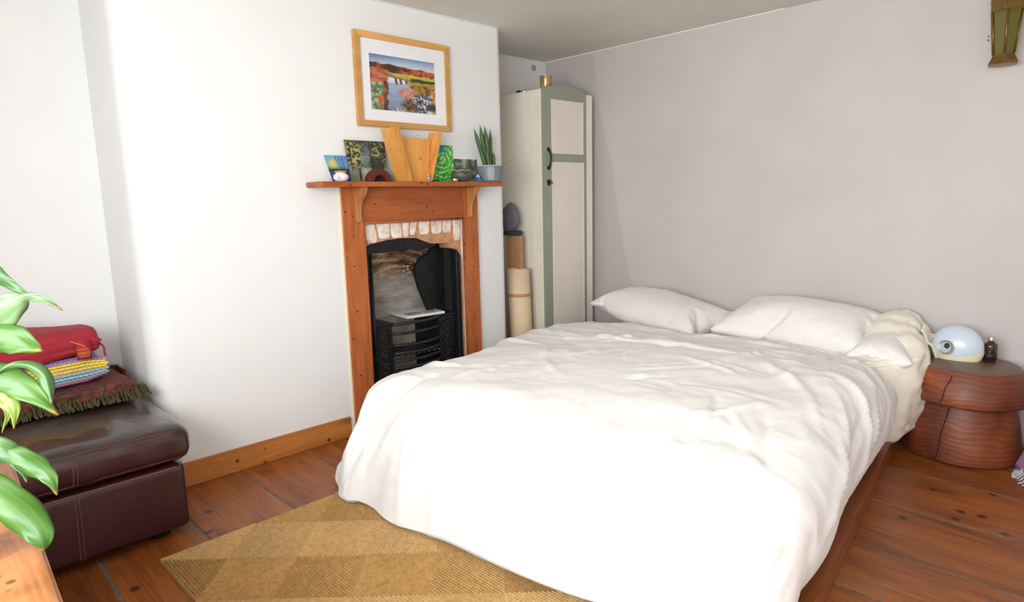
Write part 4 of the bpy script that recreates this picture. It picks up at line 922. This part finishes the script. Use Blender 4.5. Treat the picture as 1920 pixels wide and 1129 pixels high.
mesh('mattress', *soft_local(.10, 1.60, -.115, 1.90, .083, .395, .05, .01), M['sheet'], bed, smooth=True)

def creases(P, Q, specs):
    Z = np.zeros_like(P)
    for (cx, cy, ang, L, w_, A, bend) in specs:
        dx, dy = P-cx, Q-cy; s = dx*math.cos(ang)+dy*math.sin(ang); d = -dx*math.sin(ang)+dy*math.cos(ang)-bend*s*s
        Z += A*np.exp(-(d/w_)**2)*np.exp(-(s/L)**4)
    return Z
def lookup(N, P, Q, p0, p1, q0, q1):
    h, w2 = N.shape; x = np.clip((P-p0)/(p1-p0), 0, 1)*(w2-1.001); y = np.clip((Q-q0)/(q1-q0), 0, 1)*(h-1.001)
    xi, yi = x.astype(int), y.astype(int); fx, fy = x-xi, y-yi
    return (N[yi, xi]*(1-fx)+N[yi, xi+1]*fx)*(1-fy)+(N[yi+1, xi]*(1-fx)+N[yi+1, xi+1]*fx)*fy
def build_duvet():
    nu, nv = 190, 180
    UR, UL, VF = .172, 1.535, 1.775
    p = np.linspace(UR-.455, UL+.625, nu); q = np.linspace(.20, VF+.63, nv)
    P, Q = np.meshgrid(p, q, indexing='ij')
    r = np.random.RandomState(77)
    # side anchors vary gently along the bed
    UL_ = UL+.10*np.exp(-((Q-.2)/.5)**2)+.05*np.clip((Q-.3)/.5, 0, 1)+.02*np.clip((Q-1.4)/.4, 0, 1); UR_ = UR+0*Q
    v_head = .235+.07*np.sin(P*3.1+.4)*0-.16*np.clip((P-1.1)/.6, 0, 1)+.05*np.clip((.5-P)/.5, 0, 1)
    VF = 1.775+.085*np.clip((1.5-P)/.9, 0, 1.3)
    Qs = np.where(Q < .9, v_head+(Q-.20)*(.9-v_head)/.7, Q)
    ex = np.where(P > UL_, P-UL_, np.where(P < UR_, P-UR_, 0)); ey = np.maximum(Qs-VF, 0)
    t = np.hypot(ex, ey)+1e-9; nx, ny = ex/t, ey/t
    # corners: a square of cloth hangs longer at the corner, but keep it shorter than the full diagonal
    t = np.minimum(t, .60+.03*np.minimum(np.abs(nx), np.abs(ny)))
    th_side = np.where(nx < 0, 1.50, 1.16); th = th_side*nx**2+1.20*ny**2
    tuck = np.where(nx < 0, 1, 0)*nx**2
    S = 60; r_, g_ = np.zeros_like(t), np.zeros_like(t)
    for k in range(S):
        s = (k+.5)/S*t; a = th*np.clip(s/.27, 0, 1)**1.1*np.where(s < .27, 1, 1); a = a+tuck*.55*np.clip((s-.30)/.12, 0, 1)
        r_ += np.cos(a)*t/S; g_ += np.sin(a)*t/S
    # drape swells
    per = np.arctan2(ny, nx+1e-9)
    sw = (np.sin(9*Q+2*np.sin(3*Q))*np.abs(nx)+np.sin(11*P+1.5*np.sin(4*P))*np.abs(ny))
    r_ += .016*sw*np.clip(t/.4, 0, 1)*np.where(nx < 0, .5, 1)
    U = np.clip(P, UR_, UL_)+nx*r_; V_ = np.minimum(Qs, VF)+ny*r_
    ztop = .475-.045*np.exp(-((Q-.1)/.45)**2)+.035*np.exp(-((P-.85)/.55)**2)*np.exp(-((Q-1.0)/.9)**2)
    Z = ztop-g_
    over = np.maximum(.028-Z, 0); Z = np.maximum(Z, .028)
    n1 = vnoise(80, 80, 5, 5, 61, 3); n2 = vnoise(160, 160, 13, 13, 62, 3); n3 = vnoise(200, 200, 30, 30, 63, 2)
    ext = (p[0], p[-1], q[0], q[-1])
    a1 = lookup(n1, P, Q, *ext); a2 = lookup(n2, P+.10*a1, Q+.16*(a1-.5), *ext); a3 = lookup(n3, P+.1*a2, Q+.1*a1, *ext)
    disp = .050*(a1-.5)*np.clip(1.3-t/.5, .2, 1)+.0055*(1-np.abs(a2*2-1)*2)+.0018*(1-np.abs(a3*2-1)*2.)
    sp = []
    for k in range(46):   # long wrinkles across the head end
        sp.append((r.uniform(.1, 1.6), r.uniform(.25, .85), r.uniform(-.28, .28), r.uniform(.10, .34), r.uniform(.007, .016), r.uniform(-.010, .012), r.uniform(-.6, .6)))
    for k in range(40):   # folds fanning down the right side
        c = r.uniform(.35, 1.75); sp.append((r.uniform(-.25, .42), c, r.uniform(1.75, 2.35), r.uniform(.10, .30), r.uniform(.008, .018), r.uniform(-.011, .014), r.uniform(-.8, .8)))
    for k in range(34):   # middle
        sp.append((r.uniform(.3, 1.5), r.uniform(.7, 1.7), r.uniform(0, 3.1), r.uniform(.08, .28), r.uniform(.010, .022), r.uniform(-.007, .009), r.uniform(-.6, .6)))
    for k in range(26):   # foot drape
        sp.append((r.uniform(.0, 1.9), r.uniform(1.75, 2.3), r.uniform(1.2, 2.0), r.uniform(.10, .26), r.uniform(.014, .035), r.uniform(-.008, .012), r.uniform(-.6, .6)))
    for k in range(16):
        sp.append((r.uniform(1.55, 2.05), r.uniform(.4, 1.9), r.uniform(-.5, .5), r.uniform(.10, .24), r.uniform(.014, .03), r.uniform(-.007, .010), r.uniform(-.6, .6)))
    # the deep crease near the foot-left corner
    sp += [(1.62, 2.02, 1.15, .22, .030, -.030, 0), (1.70, 2.06, 1.2, .20, .028, .018, 0), (1.50, 2.1, 1.0, .18, .03, .012, .4)]
    disp += 1.45*creases(P, Q, sp)
    W = Bp(U, V_); X = np.dstack([W[..., 0], W[..., 1], Z])
    # flatten displacement near the hem, push along the surface normal
    gu = np.gradient(X, axis=0); gv = np.gradient(X, axis=1); N = np.cross(gu, gv); N /= np.linalg.norm(N, axis=2, keepdims=True)+1e-9
    N *= np.sign(N[nu//2, nv//3, 2])
    i_ = np.arange(nu)[:, None]/(nu-1.); j_ = np.arange(nv)[None]/(nv-1.)
    edge = np.minimum(np.minimum(i_, 1-i_)*9, 1)*np.minimum((1-j_)*9, 1)
    X += N*(disp*(.25+.75*edge))[..., None]
    # rolled edges: hem thickness and head edge
    X[..., 2] -= .050*np.clip(1-j_*nv/5., 0, 1)**2
    X[..., 2] = np.maximum(X[..., 2], .022)
    V = list(map(tuple, X.reshape(-1, 3))); F = grid_faces(nu, nv)
    # turn the hem under
    ring = [(i, 0) for i in range(nu)]+[(nu-1, j) for j in range(1, nv)]+[(i, nv-1) for i in range(nu-2, -1, -1)]+[(0, j) for j in range(nv-2, 0, -1)]
    c0 = X.reshape(-1, 3).mean(0); prev = [i*nv+j for i, j in ring]
    for (inw, dz) in ((.010, -.012), (.028, -.018), (.07, -.012)):
        cur = []
        for i, j in ring:
            pt = X[i, j]; ii = min(max(i, 40), nu-41); jj = min(max(j, 40), nv-41); dn = X[ii, jj]-pt; dn = dn/(np.linalg.norm(dn)+1e-9)
            h = np.array([dn[0], dn[1], 0]); cn = N[i, j]
            q_ = pt+dn*inw+cn*dz*1.6; q_[2] = max(q_[2], .014); cur.append(len(V)); V.append(tuple(q_))
        n_ = len(ring)
        for k in range(n_): F.append((prev[k], prev[(k+1) % n_], cur[(k+1) % n_], cur[k]))
        prev = cur
    return V, F
V, F = build_duvet()
tag(mesh('duvet', V, F, M['duvet'], smooth=True), 'puffy crumpled white duvet covering the bed and falling over its foot', 'duvet')

def pillow(which, loc, rot, scale, label, group='pillows at the head of the bed', name='pillow', m='pillow'):
    c, FP = PILLOWS[which-1]; c = c.copy()
    R = Matrix.Rotation(rot[2], 3, 'Z') @ Matrix.Rotation(rot[1], 3, 'Y') @ Matrix.Rotation(rot[0], 3, 'X')
    X = (c*np.array(scale)) @ np.array(R).T + np.array(loc)
    X = X[:, :]; X[:, 1] = np.minimum(X[:, 1], D-.004)
    return tag(mesh(name, X, FP, M[m], smooth=True, subsurf=1), label, 'pillow', group)
pillow(1, (.715, 3.385, .412), (.12, .075, -.17), (1.10, .92, .92), 'white pillow on the left, its tip in front of the wardrobe')
pillow(2, (1.568, 3.39, .415), (.18, 0, -.02), (1.01, .96, 1.10), 'plump white pillow on the right side of the bed')
pillow(1, (1.10, 3.475, .395), (.0, 0, -.05), (.75, .66, .55), 'small greyish pillow showing between the left and right white pillows')

pw = A0+.075*dU+.17*dV
pillow(2, (pw[0], pw[1], .385), (0, 0, pi/2+.14), (.66, .52, .72), 'white pillow end poking out from the bunched sheet at the bed corner by the stump')

# ivory sheet bunched at the head-right corner, hanging over the side
def hang_sheet():
    nu, nv = 64, 56; r = np.random.RandomState(9)
    V = []
    key = [(.30, .44), (.22, .47), (.16, .545), (.10, .585), (.03, .592), (-.035, .56), (-.07, .49), (-.085, .40), (-.09, .30), (-.085, .21), (-.065, .13), (-.04, .105)]
    kp_ = np.array(key); L = np.r_[0, np.cumsum(np.hypot(*np.diff(kp_, axis=0).T))]; ss = np.linspace(0, L[-1], nu)
    cu = np.interp(ss, L, kp_[:, 0]); cz = np.interp(ss, L, kp_[:, 1])
    for _ in range(4): cu[1:-1] = (cu[:-2]+cu[1:-1]*2+cu[2:])/4; cz[1:-1] = (cz[:-2]+cz[1:-1]*2+cz[2:])/4
    n1 = vnoise(60, 60, 5, 3, 71, 3); n2 = vnoise(90, 90, 16, 5, 72, 3)
    for j in range(nv):
        t = j/(nv-1.); v = -.12+.60*t
        hump = 1-np.clip((t-.25)/.5, 0, 1)**1.2; fade = np.clip((t-.6)/.4, 0, 1)
        for i in range(nu):
            s = i/(nu-1.); base = .445; z = cz[i]
            if z > base: z = base+(z-base)*(.22+.78*hump)
            u = cu[i]-.010*math.sin(t*11+3*s)*s+.17*np.clip((t-.68)/.32, 0, 1)**1.6*min(1, s*2)
            a = n1[int(t*59), int(s*59)]; b = n2[int(t*89), int(s*89)]
            off = .035*(a-.5)+.014*(1-2*abs(b*2-1))+.007*math.sin(t*30+5*a)*min(1, s*2)
            z += off*(1-s*.6); u -= off*s*1.1
            z -= .03*fade
            if s > .75: z += .03*math.sin(t*5+.5)*(s-.75)*3
            p_ = A0+u*dU+v*dV; V.append((p_[0], min(p_[1], D-.006), z))
    F = [(j*nu+i, j*nu+i+1, (j+1)*nu+i+1, (j+1)*nu+i) for j in range(nv-1) for i in range(nu-1)]
    return V, F
tag(mesh('bunched_sheet', *hang_sheet(), M['sheet'], smooth=True, solid=.008), 'crumpled ivory sheet bunched at the bed corner and hanging down beside the tree stump', 'sheet')
# loose corner flap sticking out toward the lamp
fl_ = []
for i in range(14):
    for j in range(10):
        s, t = i/13., j/9.; u = -.055-.085*s; v = -.02+.13*t-.03*s; z = .545-.10*s-.06*t*s+.012*math.sin(7*t+3*s)+.010*math.sin(13*s)
        p_ = A0+u*dU+v*dV; fl_.append((p_[0], min(p_[1], D-.01), z))
tag(mesh('pillowcase_corner', fl_, grid_faces(14, 10), M['sheet'], smooth=True, solid=.010, subsurf=1), 'loose ivory cloth corner poking out over the stump towards the white lamp', 'cloth')

# ================================================================== STUMP TABLE AND WHAT STANDS ON IT
SC = (2.30, 3.425)
def wobble(prof, c, n, amp, seed, ymax=D-.006):
    V, F = lathe(prof, (c[0], c[1], 0), n); r = np.random.RandomState(seed); ph = r.rand(4)*6.28
    o = []
    for x, y, z in V:
        a = math.atan2(y-c[1], x-c[0]); k = 1+amp*(math.sin(2*a+ph[0])+.6*math.sin(3*a+ph[1])+.3*math.sin(5*a+ph[2]))
        o.append((c[0]+(x-c[0])*k, min(c[1]+(y-c[1])*k, ymax), z))
    return o, F
stp = thing('stump_table', (SC[0], SC[1], 0), 'red-brown carved tree stump side table right of the bed', 'side table')
V, F = wobble([(0, .262), (.19, .262), (.232, .265), (.243, .272), (.247, .284), (.240, .32), (.226, .365), (.208, .400), (.200, .413), (.190, .418), (0, .418)], SC, 64, .012, 3)
fm = [1 if all(V[i][2] > .411 for i in f) else 0 for f in F]
mesh('stump_top', V, F, None, stp, smooth=True, angle=.55, mats=[M['stump'], M['stump_top']], fm=fm)
mesh('stump_base', *wobble([(0, 0), (.214, 0), (.228, .008), (.230, .022), (.222, .09), (.212, .16), (.200, .22), (.186, .263), (0, .263)], (2.295, 3.43), 64, .012, 5), M['stump'], stp, smooth=True, angle=.55)
for a, z0_, z1_, r0_, r1_ in ((-1.75, .285, .40, .245, .212), (-1.78, .02, .25, .230, .186)):
    pts = []
    for k in range(12):
        t = k/11.; z = z0_+(z1_-z0_)*t; aa = a+.10*t+.012*math.sin(9*t)
        rr = np.interp(z, [0, .022, .09, .16, .22, .262, .284, .32, .365, .40, .413], [.216, .230, .222, .212, .200, .186, .247, .240, .226, .208, .2])
        pts.append((SC[0]+(rr+.0015)*math.cos(aa)*1.005, SC[1]+(rr+.0015)*math.sin(aa)*1.005, z))
    mesh('crack', *tube(pts, .0022, 5), M['dark_hole'], stp)
lp = thing('wake_up_lamp', (2.235, 3.47, .4185), 'white dome bedside alarm lamp with round clock dial on the stump', 'lamp')
LC = (2.245, 3.485, .4185)
def dome(z0_, z1_, n=20, m_=40, grow=1.0):
    V = []
    for i in range(n+1):
        z = z0_+(z1_-z0_)*i/n; t = (z-.052)/.1045; k = math.sqrt(max(0, 1-t*t)) if z > .052 else 1-.13*((.052-z)/.052)**2
        for j in range(m_):
            a = 2*pi*j/m_; V.append((LC[0]+.104*grow*k*math.cos(a)+.0*z, LC[1]+.062*grow*k*math.sin(a)+.10*(z-.05)*.4, LC[2]+z))
    F = [(i*m_+j, i*m_+(j+1) % m_, (i+1)*m_+(j+1) % m_, (i+1)*m_+j) for i in range(n) for j in range(m_)]
    F += [tuple(range(m_))[::-1], tuple(range(n*m_, n*m_+m_))]
    return V, F
km = NT('translucent_white_dome'); km.b.inputs['Base Color'].default_value = lin((202, 214, 228)); km.b.inputs['Roughness'].default_value = .3; km.b.inputs['Coat Weight'].default_value = .4; M['dome'] = km.m
mesh('dome', *dome(.0, .1563, grow=1.0), M['dome'], lp, smooth=True)
# cream crescent base wrapping the lower front
V = []; NB = 30
for i in range(NB+1):
    a = pi+pi*i/NB; top = .018+.026*abs(math.cos(a))**2+(.020 if math.cos(a) < 0 else .004)*abs(math.cos(a))
    for j in range(6):
        z = top*j/5.; k = (1-.13*((.052-z)/.052)**2 if z <= .052 else math.sqrt(max(0, 1-((z-.052)/.1045)**2)))*1.018
        V.append((LC[0]+.104*k*math.cos(a), LC[1]+.062*k*math.sin(a)+.04*(z-.05), LC[2]+z))
mesh('cream_base', V, grid_faces(NB+1, 6), M['lamp_cream'], lp, smooth=True)
# dial on the front left
a = math.radians(250); nrm = Vector((math.cos(a)*.75, math.sin(a), .20)).normalized()
dc = Vector((LC[0]-.032, LC[1]-.060, LC[2]+.058)); sx_ = Vector((0, 0, 1)).cross(nrm).normalized(); sy_ = nrm.cross(sx_)
def disc(r0, r1, h0, h1, n=32, c=dc):
    V = []
    for r, h in ((r0, h0), (r1, h1)):
        for k in range(n): q = 2*pi*k/n; V.append(tuple(c+nrm*h+sx_*r*math.cos(q)+sy_*r*math.sin(q)))
    return V, [(k, (k+1) % n, (k+1) % n+n, k+n) for k in range(n)]
v1 = disc(.034, .033, -.012, .006); v2 = disc(.033, .023, .006, .004); mesh('dial_ring', *join([v1, v2]), M['steel'], lp, smooth=True)
V, F = disc(.023, .0001, .004, .004); mesh('dial_face', V, F, plain('pale_dial', (176, 200, 206), .3, coat=.5), lp)
c2 = dc+sy_*.008+sx_*.005
V, F = disc(.0125, .0001, .0048, .0048, 24, c2); mesh('display', V, F, plain('dark_display', (38, 36, 44), .2, coat=.5), lp)
seg = []
for k, dx in enumerate((-.007, -.0027, .0027, .007)): seg.append(tube([tuple(c2+nrm*.0052+sx_*dx+sy_*-.004), tuple(c2+nrm*.0052+sx_*dx+sy_*.004)], .0007, 4))
mesh('display_digits', *join(seg), plain('display_digit', (120, 92, 70), .4), lp)
btn = []
for k in range(5):
    q = math.radians(200+35*k); btn.append(lathe([(0, -.002), (.003, 0), (0, .002)], tuple(dc+nrm*.005+sx_*.0175*math.cos(q)+sy_*.0175*math.sin(q)), 8))
mesh('button', *join(btn), M['steel'], lp, smooth=True)

bt = thing('brown_bottle', (2.365, 3.520, .4185), 'small brown glass bottle with silver cap beside the white lamp', 'bottle')
bb = NT('amber_glass'); bb.b.inputs['Base Color'].default_value = lin((58, 30, 10)); bb.b.inputs['Roughness'].default_value = .06; bb.b.inputs['Coat Weight'].default_value = .6
BC = (2.365, 3.520, .4185)
mesh('glass_body', *lathe([(0, 0), (.024, 0), (.0265, .003), (.0265, .070), (.024, .080), (.014, .089), (.0115, .092), (.0115, .098), (0, .098)], BC, 28), bb.m, bt, smooth=True)
mesh('screw_cap', *lathe([(0, .096), (.0135, .096), (.0135, .111), (.0125, .1125), (0, .1125)], BC, 24), M['steel'], bt, smooth=True, angle=.8)
mesh('pale_reflective_label', *lathe([(.0268, .012), (.0268, .040)], BC, 28), plain('dark_label', (40, 26, 20), .5), bt, smooth=True)

# purple striped throw heaped by the stump, right edge of the view
th_ = thing('purple_throw', (2.70, 3.30, 0), 'purple and pink striped throw with white tassels slumped beside the stump', 'throw')
V, Cc = [], []; n_, m_ = 40, 72
pal = np.array([(112, 48, 110), (176, 92, 130), (84, 40, 96), (150, 110, 150), (190, 100, 120), (96, 44, 90)])
for i in range(n_+1):
    t = i/n_; z = .015+.43*t; r = .175*(1-t)**.55+.02
    if t > .85: r = (.175*(1-.85)**.55+.02)*math.sqrt(max(0, 1-((t-.85)/.15)**2))+.001
    for j in range(m_):
        a = 2*pi*j/m_; k = 1+.10*math.sin(7*a+2.5*t)+.07*math.sin(13*a-3*t)+.04*math.sin(3*a)
        V.append((2.735+r*k*math.cos(a), 3.29+r*k*math.sin(a), z+.01*math.sin(5*a)))
        Cc.append(sl_(pal[int((a*9/pi+t*3+.3*math.sin(9*t)) % 6)]))
F = [(i*m_+j, i*m_+(j+1) % m_, (i+1)*m_+(j+1) % m_, (i+1)*m_+j) for i in range(n_) for j in range(m_)]+[tuple(range(m_))[::-1], tuple(range(n_*m_, n_*m_+m_))]
mesh('throw_body', V, F, M['weave'], th_, smooth=True, cols=np.array(Cc))
tsl = []; rr_ = np.random.RandomState(3)
for k in range(60):
    a = 2*pi*k/60; r0_ = .185; tsl.append(tube([(2.735+r0_*math.cos(a), 3.29+r0_*math.sin(a), .028), (2.735+(r0_+.02)*math.cos(a+.03), 3.29+(r0_+.02)*math.sin(a+.03), .008), (2.735+(r0_+.035)*math.cos(a+rr_.uniform(-.1, .1)), 3.29+(r0_+.035)*math.sin(a+rr_.uniform(-.1, .1)), .004)], .003, 5))
tag(mesh('tassels', *join(tsl), plain('white_tassel', (200, 200, 206), .9), th_), kind='stuff')

# ================================================================== WALL LANTERN
ln = thing('wall_lantern', (2.305, 3.575, 1.70), 'aged brass lantern with amber-green glass panes hanging high on the back wall', 'lantern')
lcx, lcy = 2.302, 3.572
def hexring(r, z, n=6, rot=math.radians(-78)): return [(lcx+r*math.cos(rot+2*pi*k/n), lcy+r*math.sin(rot+2*pi*k/n), z) for k in range(n)]
def hexloft(levels):
    V = []; [V.extend(hexring(r, z)) for r, z in levels]
    F = [(i*6+k, i*6+(k+1) % 6, (i+1)*6+(k+1) % 6, (i+1)*6+k) for i in range(len(levels)-1) for k in range(6)]
    return V, F+[tuple(range(6))[::-1], tuple(range((len(levels)-1)*6, len(levels)*6))]
mesh('base_skirt', *hexloft([(.058, 1.724), (.060, 1.729), (.044, 1.762), (.043, 1.768)]), M['brass'], ln, bevel=.001)
top_r, bot_r = .060, .042
a_, b_ = hexring(bot_r, 1.768), hexring(top_r, 1.945)
for k in range(6): mesh('corner_bar', *tube([a_[k], b_[k]], .0042, 6), M['brass'], ln, smooth=True)
kg = NT('amber_green_glass'); kg.b.inputs['Base Color'].default_value = lin((168, 158, 60)); kg.b.inputs['Roughness'].default_value = .12; kg.b.inputs['Transmission Weight'].default_value = .75; M['aglass'] = kg.m
a_, b_ = hexring(bot_r-.003, 1.768), hexring(top_r-.003, 1.945)
for k in range(6):
    q = [a_[k], a_[(k+1) % 6], b_[(k+1) % 6], b_[k]]; c = Vector((lcx, lcy, 1.85)); inn = [tuple(Vector(v_)+(c-Vector(v_))*.025) for v_ in q]
    mesh('glass_pane', q+inn, BF, M['aglass'], ln)
mesh('upper_band', *hexloft([(.062, 1.943), (.067, 1.948), (.067, 1.985), (.071, 1.992), (.071, 1.998), (.05, 2.04), (.03, 2.06), (.022, 2.085), (.024, 2.095)]), M['brass'], ln, bevel=.001)
mesh('stud', *lathe([(0, -.006), (.006, -.004), (.007, 0), (.005, .005), (0, .006)], (lcx-.017+.03, lcy-.066, 1.965), 12), M['brass'], ln, smooth=True)
mesh('candle_cup', *lathe([(0, 1.768), (.018, 1.768), (.020, 1.80), (.017, 1.80), (0, 1.785)], (lcx, lcy, 0), 20), M['brass'], ln, smooth=True)
mesh('hanging_ring', *tube([(lcx+.018*math.cos(q), lcy, 2.112+.018*math.sin(q)) for q in np.linspace(0, 2*pi, 20)], .0025, 6), M['brass'], ln, smooth=True)
mesh('wall_hook', *tube(catmull([(lcx, D, 2.10), (lcx, D-.04, 2.115), (lcx, lcy, 2.128), (lcx, lcy-.008, 2.14)], 5), .004, 6), M['brass'], ln, smooth=True)
mesh('hook_screws', *join([lathe([(0, -.004), (.004, 0), (0, .004)], (lcx-.075, D-.003, z), 8) for z in (1.87, 1.853)]), M['bronze_handle'], ln)

# ================================================================== SUNLIT TABLE, JAR AND PLANT
tbz = .600
tt = thing('sunlit_table', (1.5, -.26, 0), 'wooden table corner lit by sun at the bottom left of the view', 'table')
E0, E1 = Vector((.80, .158)), Vector((2.15, .112))
for k in range(4):
    f0, f1 = k/4., (k+1)/4.; w_ = .60
    a0 = (E0.x, E0.y-w_*f0-(.0015 if k else 0)); b0 = (E1.x, E1.y-w_*f0-(.0015 if k else 0)); a1 = (E0.x, E0.y-w_*f1+.0015); b1 = (E1.x, E1.y-w_*f1+.0015)
    mesh('table_plank', *prism([a1, b1, b0, a0], 2, tbz-.03, tbz), M['table'], tt, bevel=.006 if k == 0 else .002, seg=3)
mesh('apron', *join([prism([(.86, -.40), (2.09, -.44), (2.09, -.42), (.86, -.38)], 2, .50, .569), prism([(.86, .09), (2.09, .05), (2.09, .07), (.86, .11)], 2, .50, .569)]), M['table'], tt)
for x, y in ((.90, .08), (2.05, .04), (.90, -.36), (2.05, -.40)): box('leg', x-.028, x+.028, y-.028, y+.028, 0, .569, M['table'], tt, .004)
jr = thing('glass_jar', (1.475, .015, tbz), 'faceted clear glass jar at the left edge on the sunlit table', 'jar')
def facet(levels, n=8, c=(1.478, .012)):
    V = []
    for r, z in levels: V += [(c[0]+r*math.cos(2*pi*k/n+.2), c[1]+r*math.sin(2*pi*k/n+.2), tbz+z) for k in range(n)]
    F = [(i*n+k, i*n+(k+1) % n, (i+1)*n+(k+1) % n, (i+1)*n+k) for i in range(len(levels)-1) for k in range(n)]
    return V, F+[tuple(range(n))[::-1], tuple(range((len(levels)-1)*n, len(levels)*n))]
mesh('jar_glass', *facet([(.038, .001), (.044, .006), (.047, .05), (.040, .085), (.036, .092), (.036, .105), (.033, .105), (.033, .09), (.043, .05), (.040, .012), (.001, .010)]), M['glass'], jr)

pl = thing('leafy_houseplant', (1.27, .02, tbz), 'broad-leaved green houseplant whose leaves arch in from the left edge over the table', 'potted plant')
PL = Vector((1.24, -.01, tbz))
mesh('plant_pot', *lathe([(0, 0), (.060, 0), (.066, .004), (.082, .12), (.088, .122), (.088, .145), (.082, .147), (.078, .14), (.076, .125), (0, .12)], tuple(PL), 36), plain('white_plant_pot', (226, 222, 214), .4), pl, smooth=True, angle=.8)
mesh('plant_soil', *lathe([(.0765, .122), (.0765, .130), (.04, .136), (0, .135)], tuple(PL), 24), M['soil'], pl, smooth=True)
cam_p = Vector((2.876, 0, 1.2))
def leaf(pts, width, m, face=None, fold=.25, roll_=0.0, stem=True, prof=None):
    P_ = catmull(pts, 7); n = len(P_); V, UV = [], []; K = 9
    for i, p in enumerate(P_):
        t = i/(n-1.); d = (P_[min(i+1, n-1)]-P_[max(i-1, 0)]).normalized()
        view = (Vector(face) if face else (cam_p-p)).normalized(); s = d.cross(view).normalized(); s = (Matrix.Rotation(roll_, 3, d) @ s); nr = s.cross(d).normalized()
        w_ = width*(math.sin(pi*min(1, t*.97+.03)**.72)**.85*(1-.35*t) if prof is None else np.interp(t, *prof))
        w_ *= 1+.05*math.sin(23*t+len(PL)*t)
        for k in range(K):
            q = (k-(K-1)/2)/((K-1)/2); wav = .07*width*math.sin(14*t+3*q)*abs(q)
            V.append(tuple(p+s*w_*q*.5+nr*(-fold*w_*.5*abs(q)**1.4+wav))); UV.append(((q+1)/2, t))
    o = mesh('leaf', V, grid_faces(n, K), M[m], pl, smooth=True, uvs=UV, solid=.0008)
    # petiole down to the pot
    if stem:
        b = P_[0]; mid = b.lerp(PL+Vector((0, 0, .13)), .45)+Vector((-.03, -.02, .03))
        mesh('leaf_stem', *tube(catmull([tuple(b), tuple(mid), (PL.x+RNG.uniform(-.02, .02), PL.y+RNG.uniform(-.02, .02), tbz+.13)], 6), .0026, 6), M['stem'], pl, smooth=True)
    return o
leaf([(1.385, .075, 1.100), (1.41, .098, 1.106), (1.438, .122, 1.092), (1.466, .147, 1.072), (1.49, .167, 1.051)], .046, 'leaf_dark', roll_=.5)
leaf([(1.415, .080, .995), (1.432, .099, 1.010), (1.457, .128, 1.024), (1.475, .15, 1.040), (1.49, .167, 1.049), (1.511, .187, 1.043), (1.532, .205, 1.026)], .062, 'leaf_pale', prof=([0, .15, .35, .5, .6, .8, 1], [.5, .95, 1, .62, .30, .22, .02]))
leaf([(1.40, .060, .970), (1.416, .074, .975), (1.448, .109, .984), (1.481, .141, .975), (1.515, .171, .955)], .062, 'leaf', prof=([0, .2, .5, .75, .93, 1], [.3, .8, 1, .8, .35, .02]))
leaf([(1.415, .058, .900), (1.43, .072, .908), (1.469, .113, .908), (1.503, .144, .888), (1.545, .177, .844)], .060, 'leaf', prof=([0, .2, .45, .7, .9, 1], [.3, .9, 1, .78, .3, .02]))
leaf([(1.445, .098, .900), (1.461, .107, .914), (1.479, .129, .931), (1.502, .152, .931), (1.521, .168, .915), (1.53, .172, .889), (1.536, .172, .864)], .022, 'leaf_dark', fold=.8, prof=([0, .3, .6, .8, 1], [.15, .35, 1, .9, .05]))
leaf([(1.44, .082, .895), (1.457, .097, .893), (1.479, .117, .881), (1.49, .124, .858), (1.494, .119, .821)], .030, 'leaf_yellow', prof=([0, .3, .6, .85, 1], [.5, 1, .9, .4, .02]))
leaf([(1.43, .075, .885), (1.451, .089, .884), (1.468, .105, .877), (1.484, .116, .853), (1.480, .103, .815)], .034, 'leaf_yellow', prof=([0, .3, .6, .8, 1], [.6, 1, .6, .25, .02]))
leaf([(1.43, .052, .770), (1.461, .076, .784), (1.48, .097, .789), (1.498, .112, .774), (1.511, .121, .751), (1.519, .123, .729)], .042, 'leaf_dark', prof=([0, .3, .55, .8, 1], [.7, 1, .8, .35, .03]))
leaf([(1.480, .098, .785), (1.494, .109, .780), (1.512, .125, .770), (1.533, .143, .751), (1.548, .154, .732), (1.558, .158, .705)], .036, 'leaf', prof=([0, .25, .55, .8, 1], [.25, .85, 1, .6, .05]))
leaf([(1.41, .015, .735), (1.447, .049, .728), (1.481, .08, .711), (1.514, .107, .682), (1.538, .125, .649), (1.548, .13, .626), (1.55, .128, .608)], .060, 'leaf', prof=([0, .2, .45, .65, .85, .95, 1], [.75, 1, 1, .85, .5, .25, .04]))
leaf([(1.415, .060, .930), (1.436, .083, .938), (1.455, .102, .925), (1.463, .108, .905)], .030, 'leaf_dark')
mesh('leaf_stem', *tube(catmull([(1.455, .108, .985), (1.452, .102, .93), (1.445, .09, .88), (1.38, .05, .78), (1.25, -.01, tbz+.13)], 6), .0035, 6), M['stem'], pl, smooth=True)
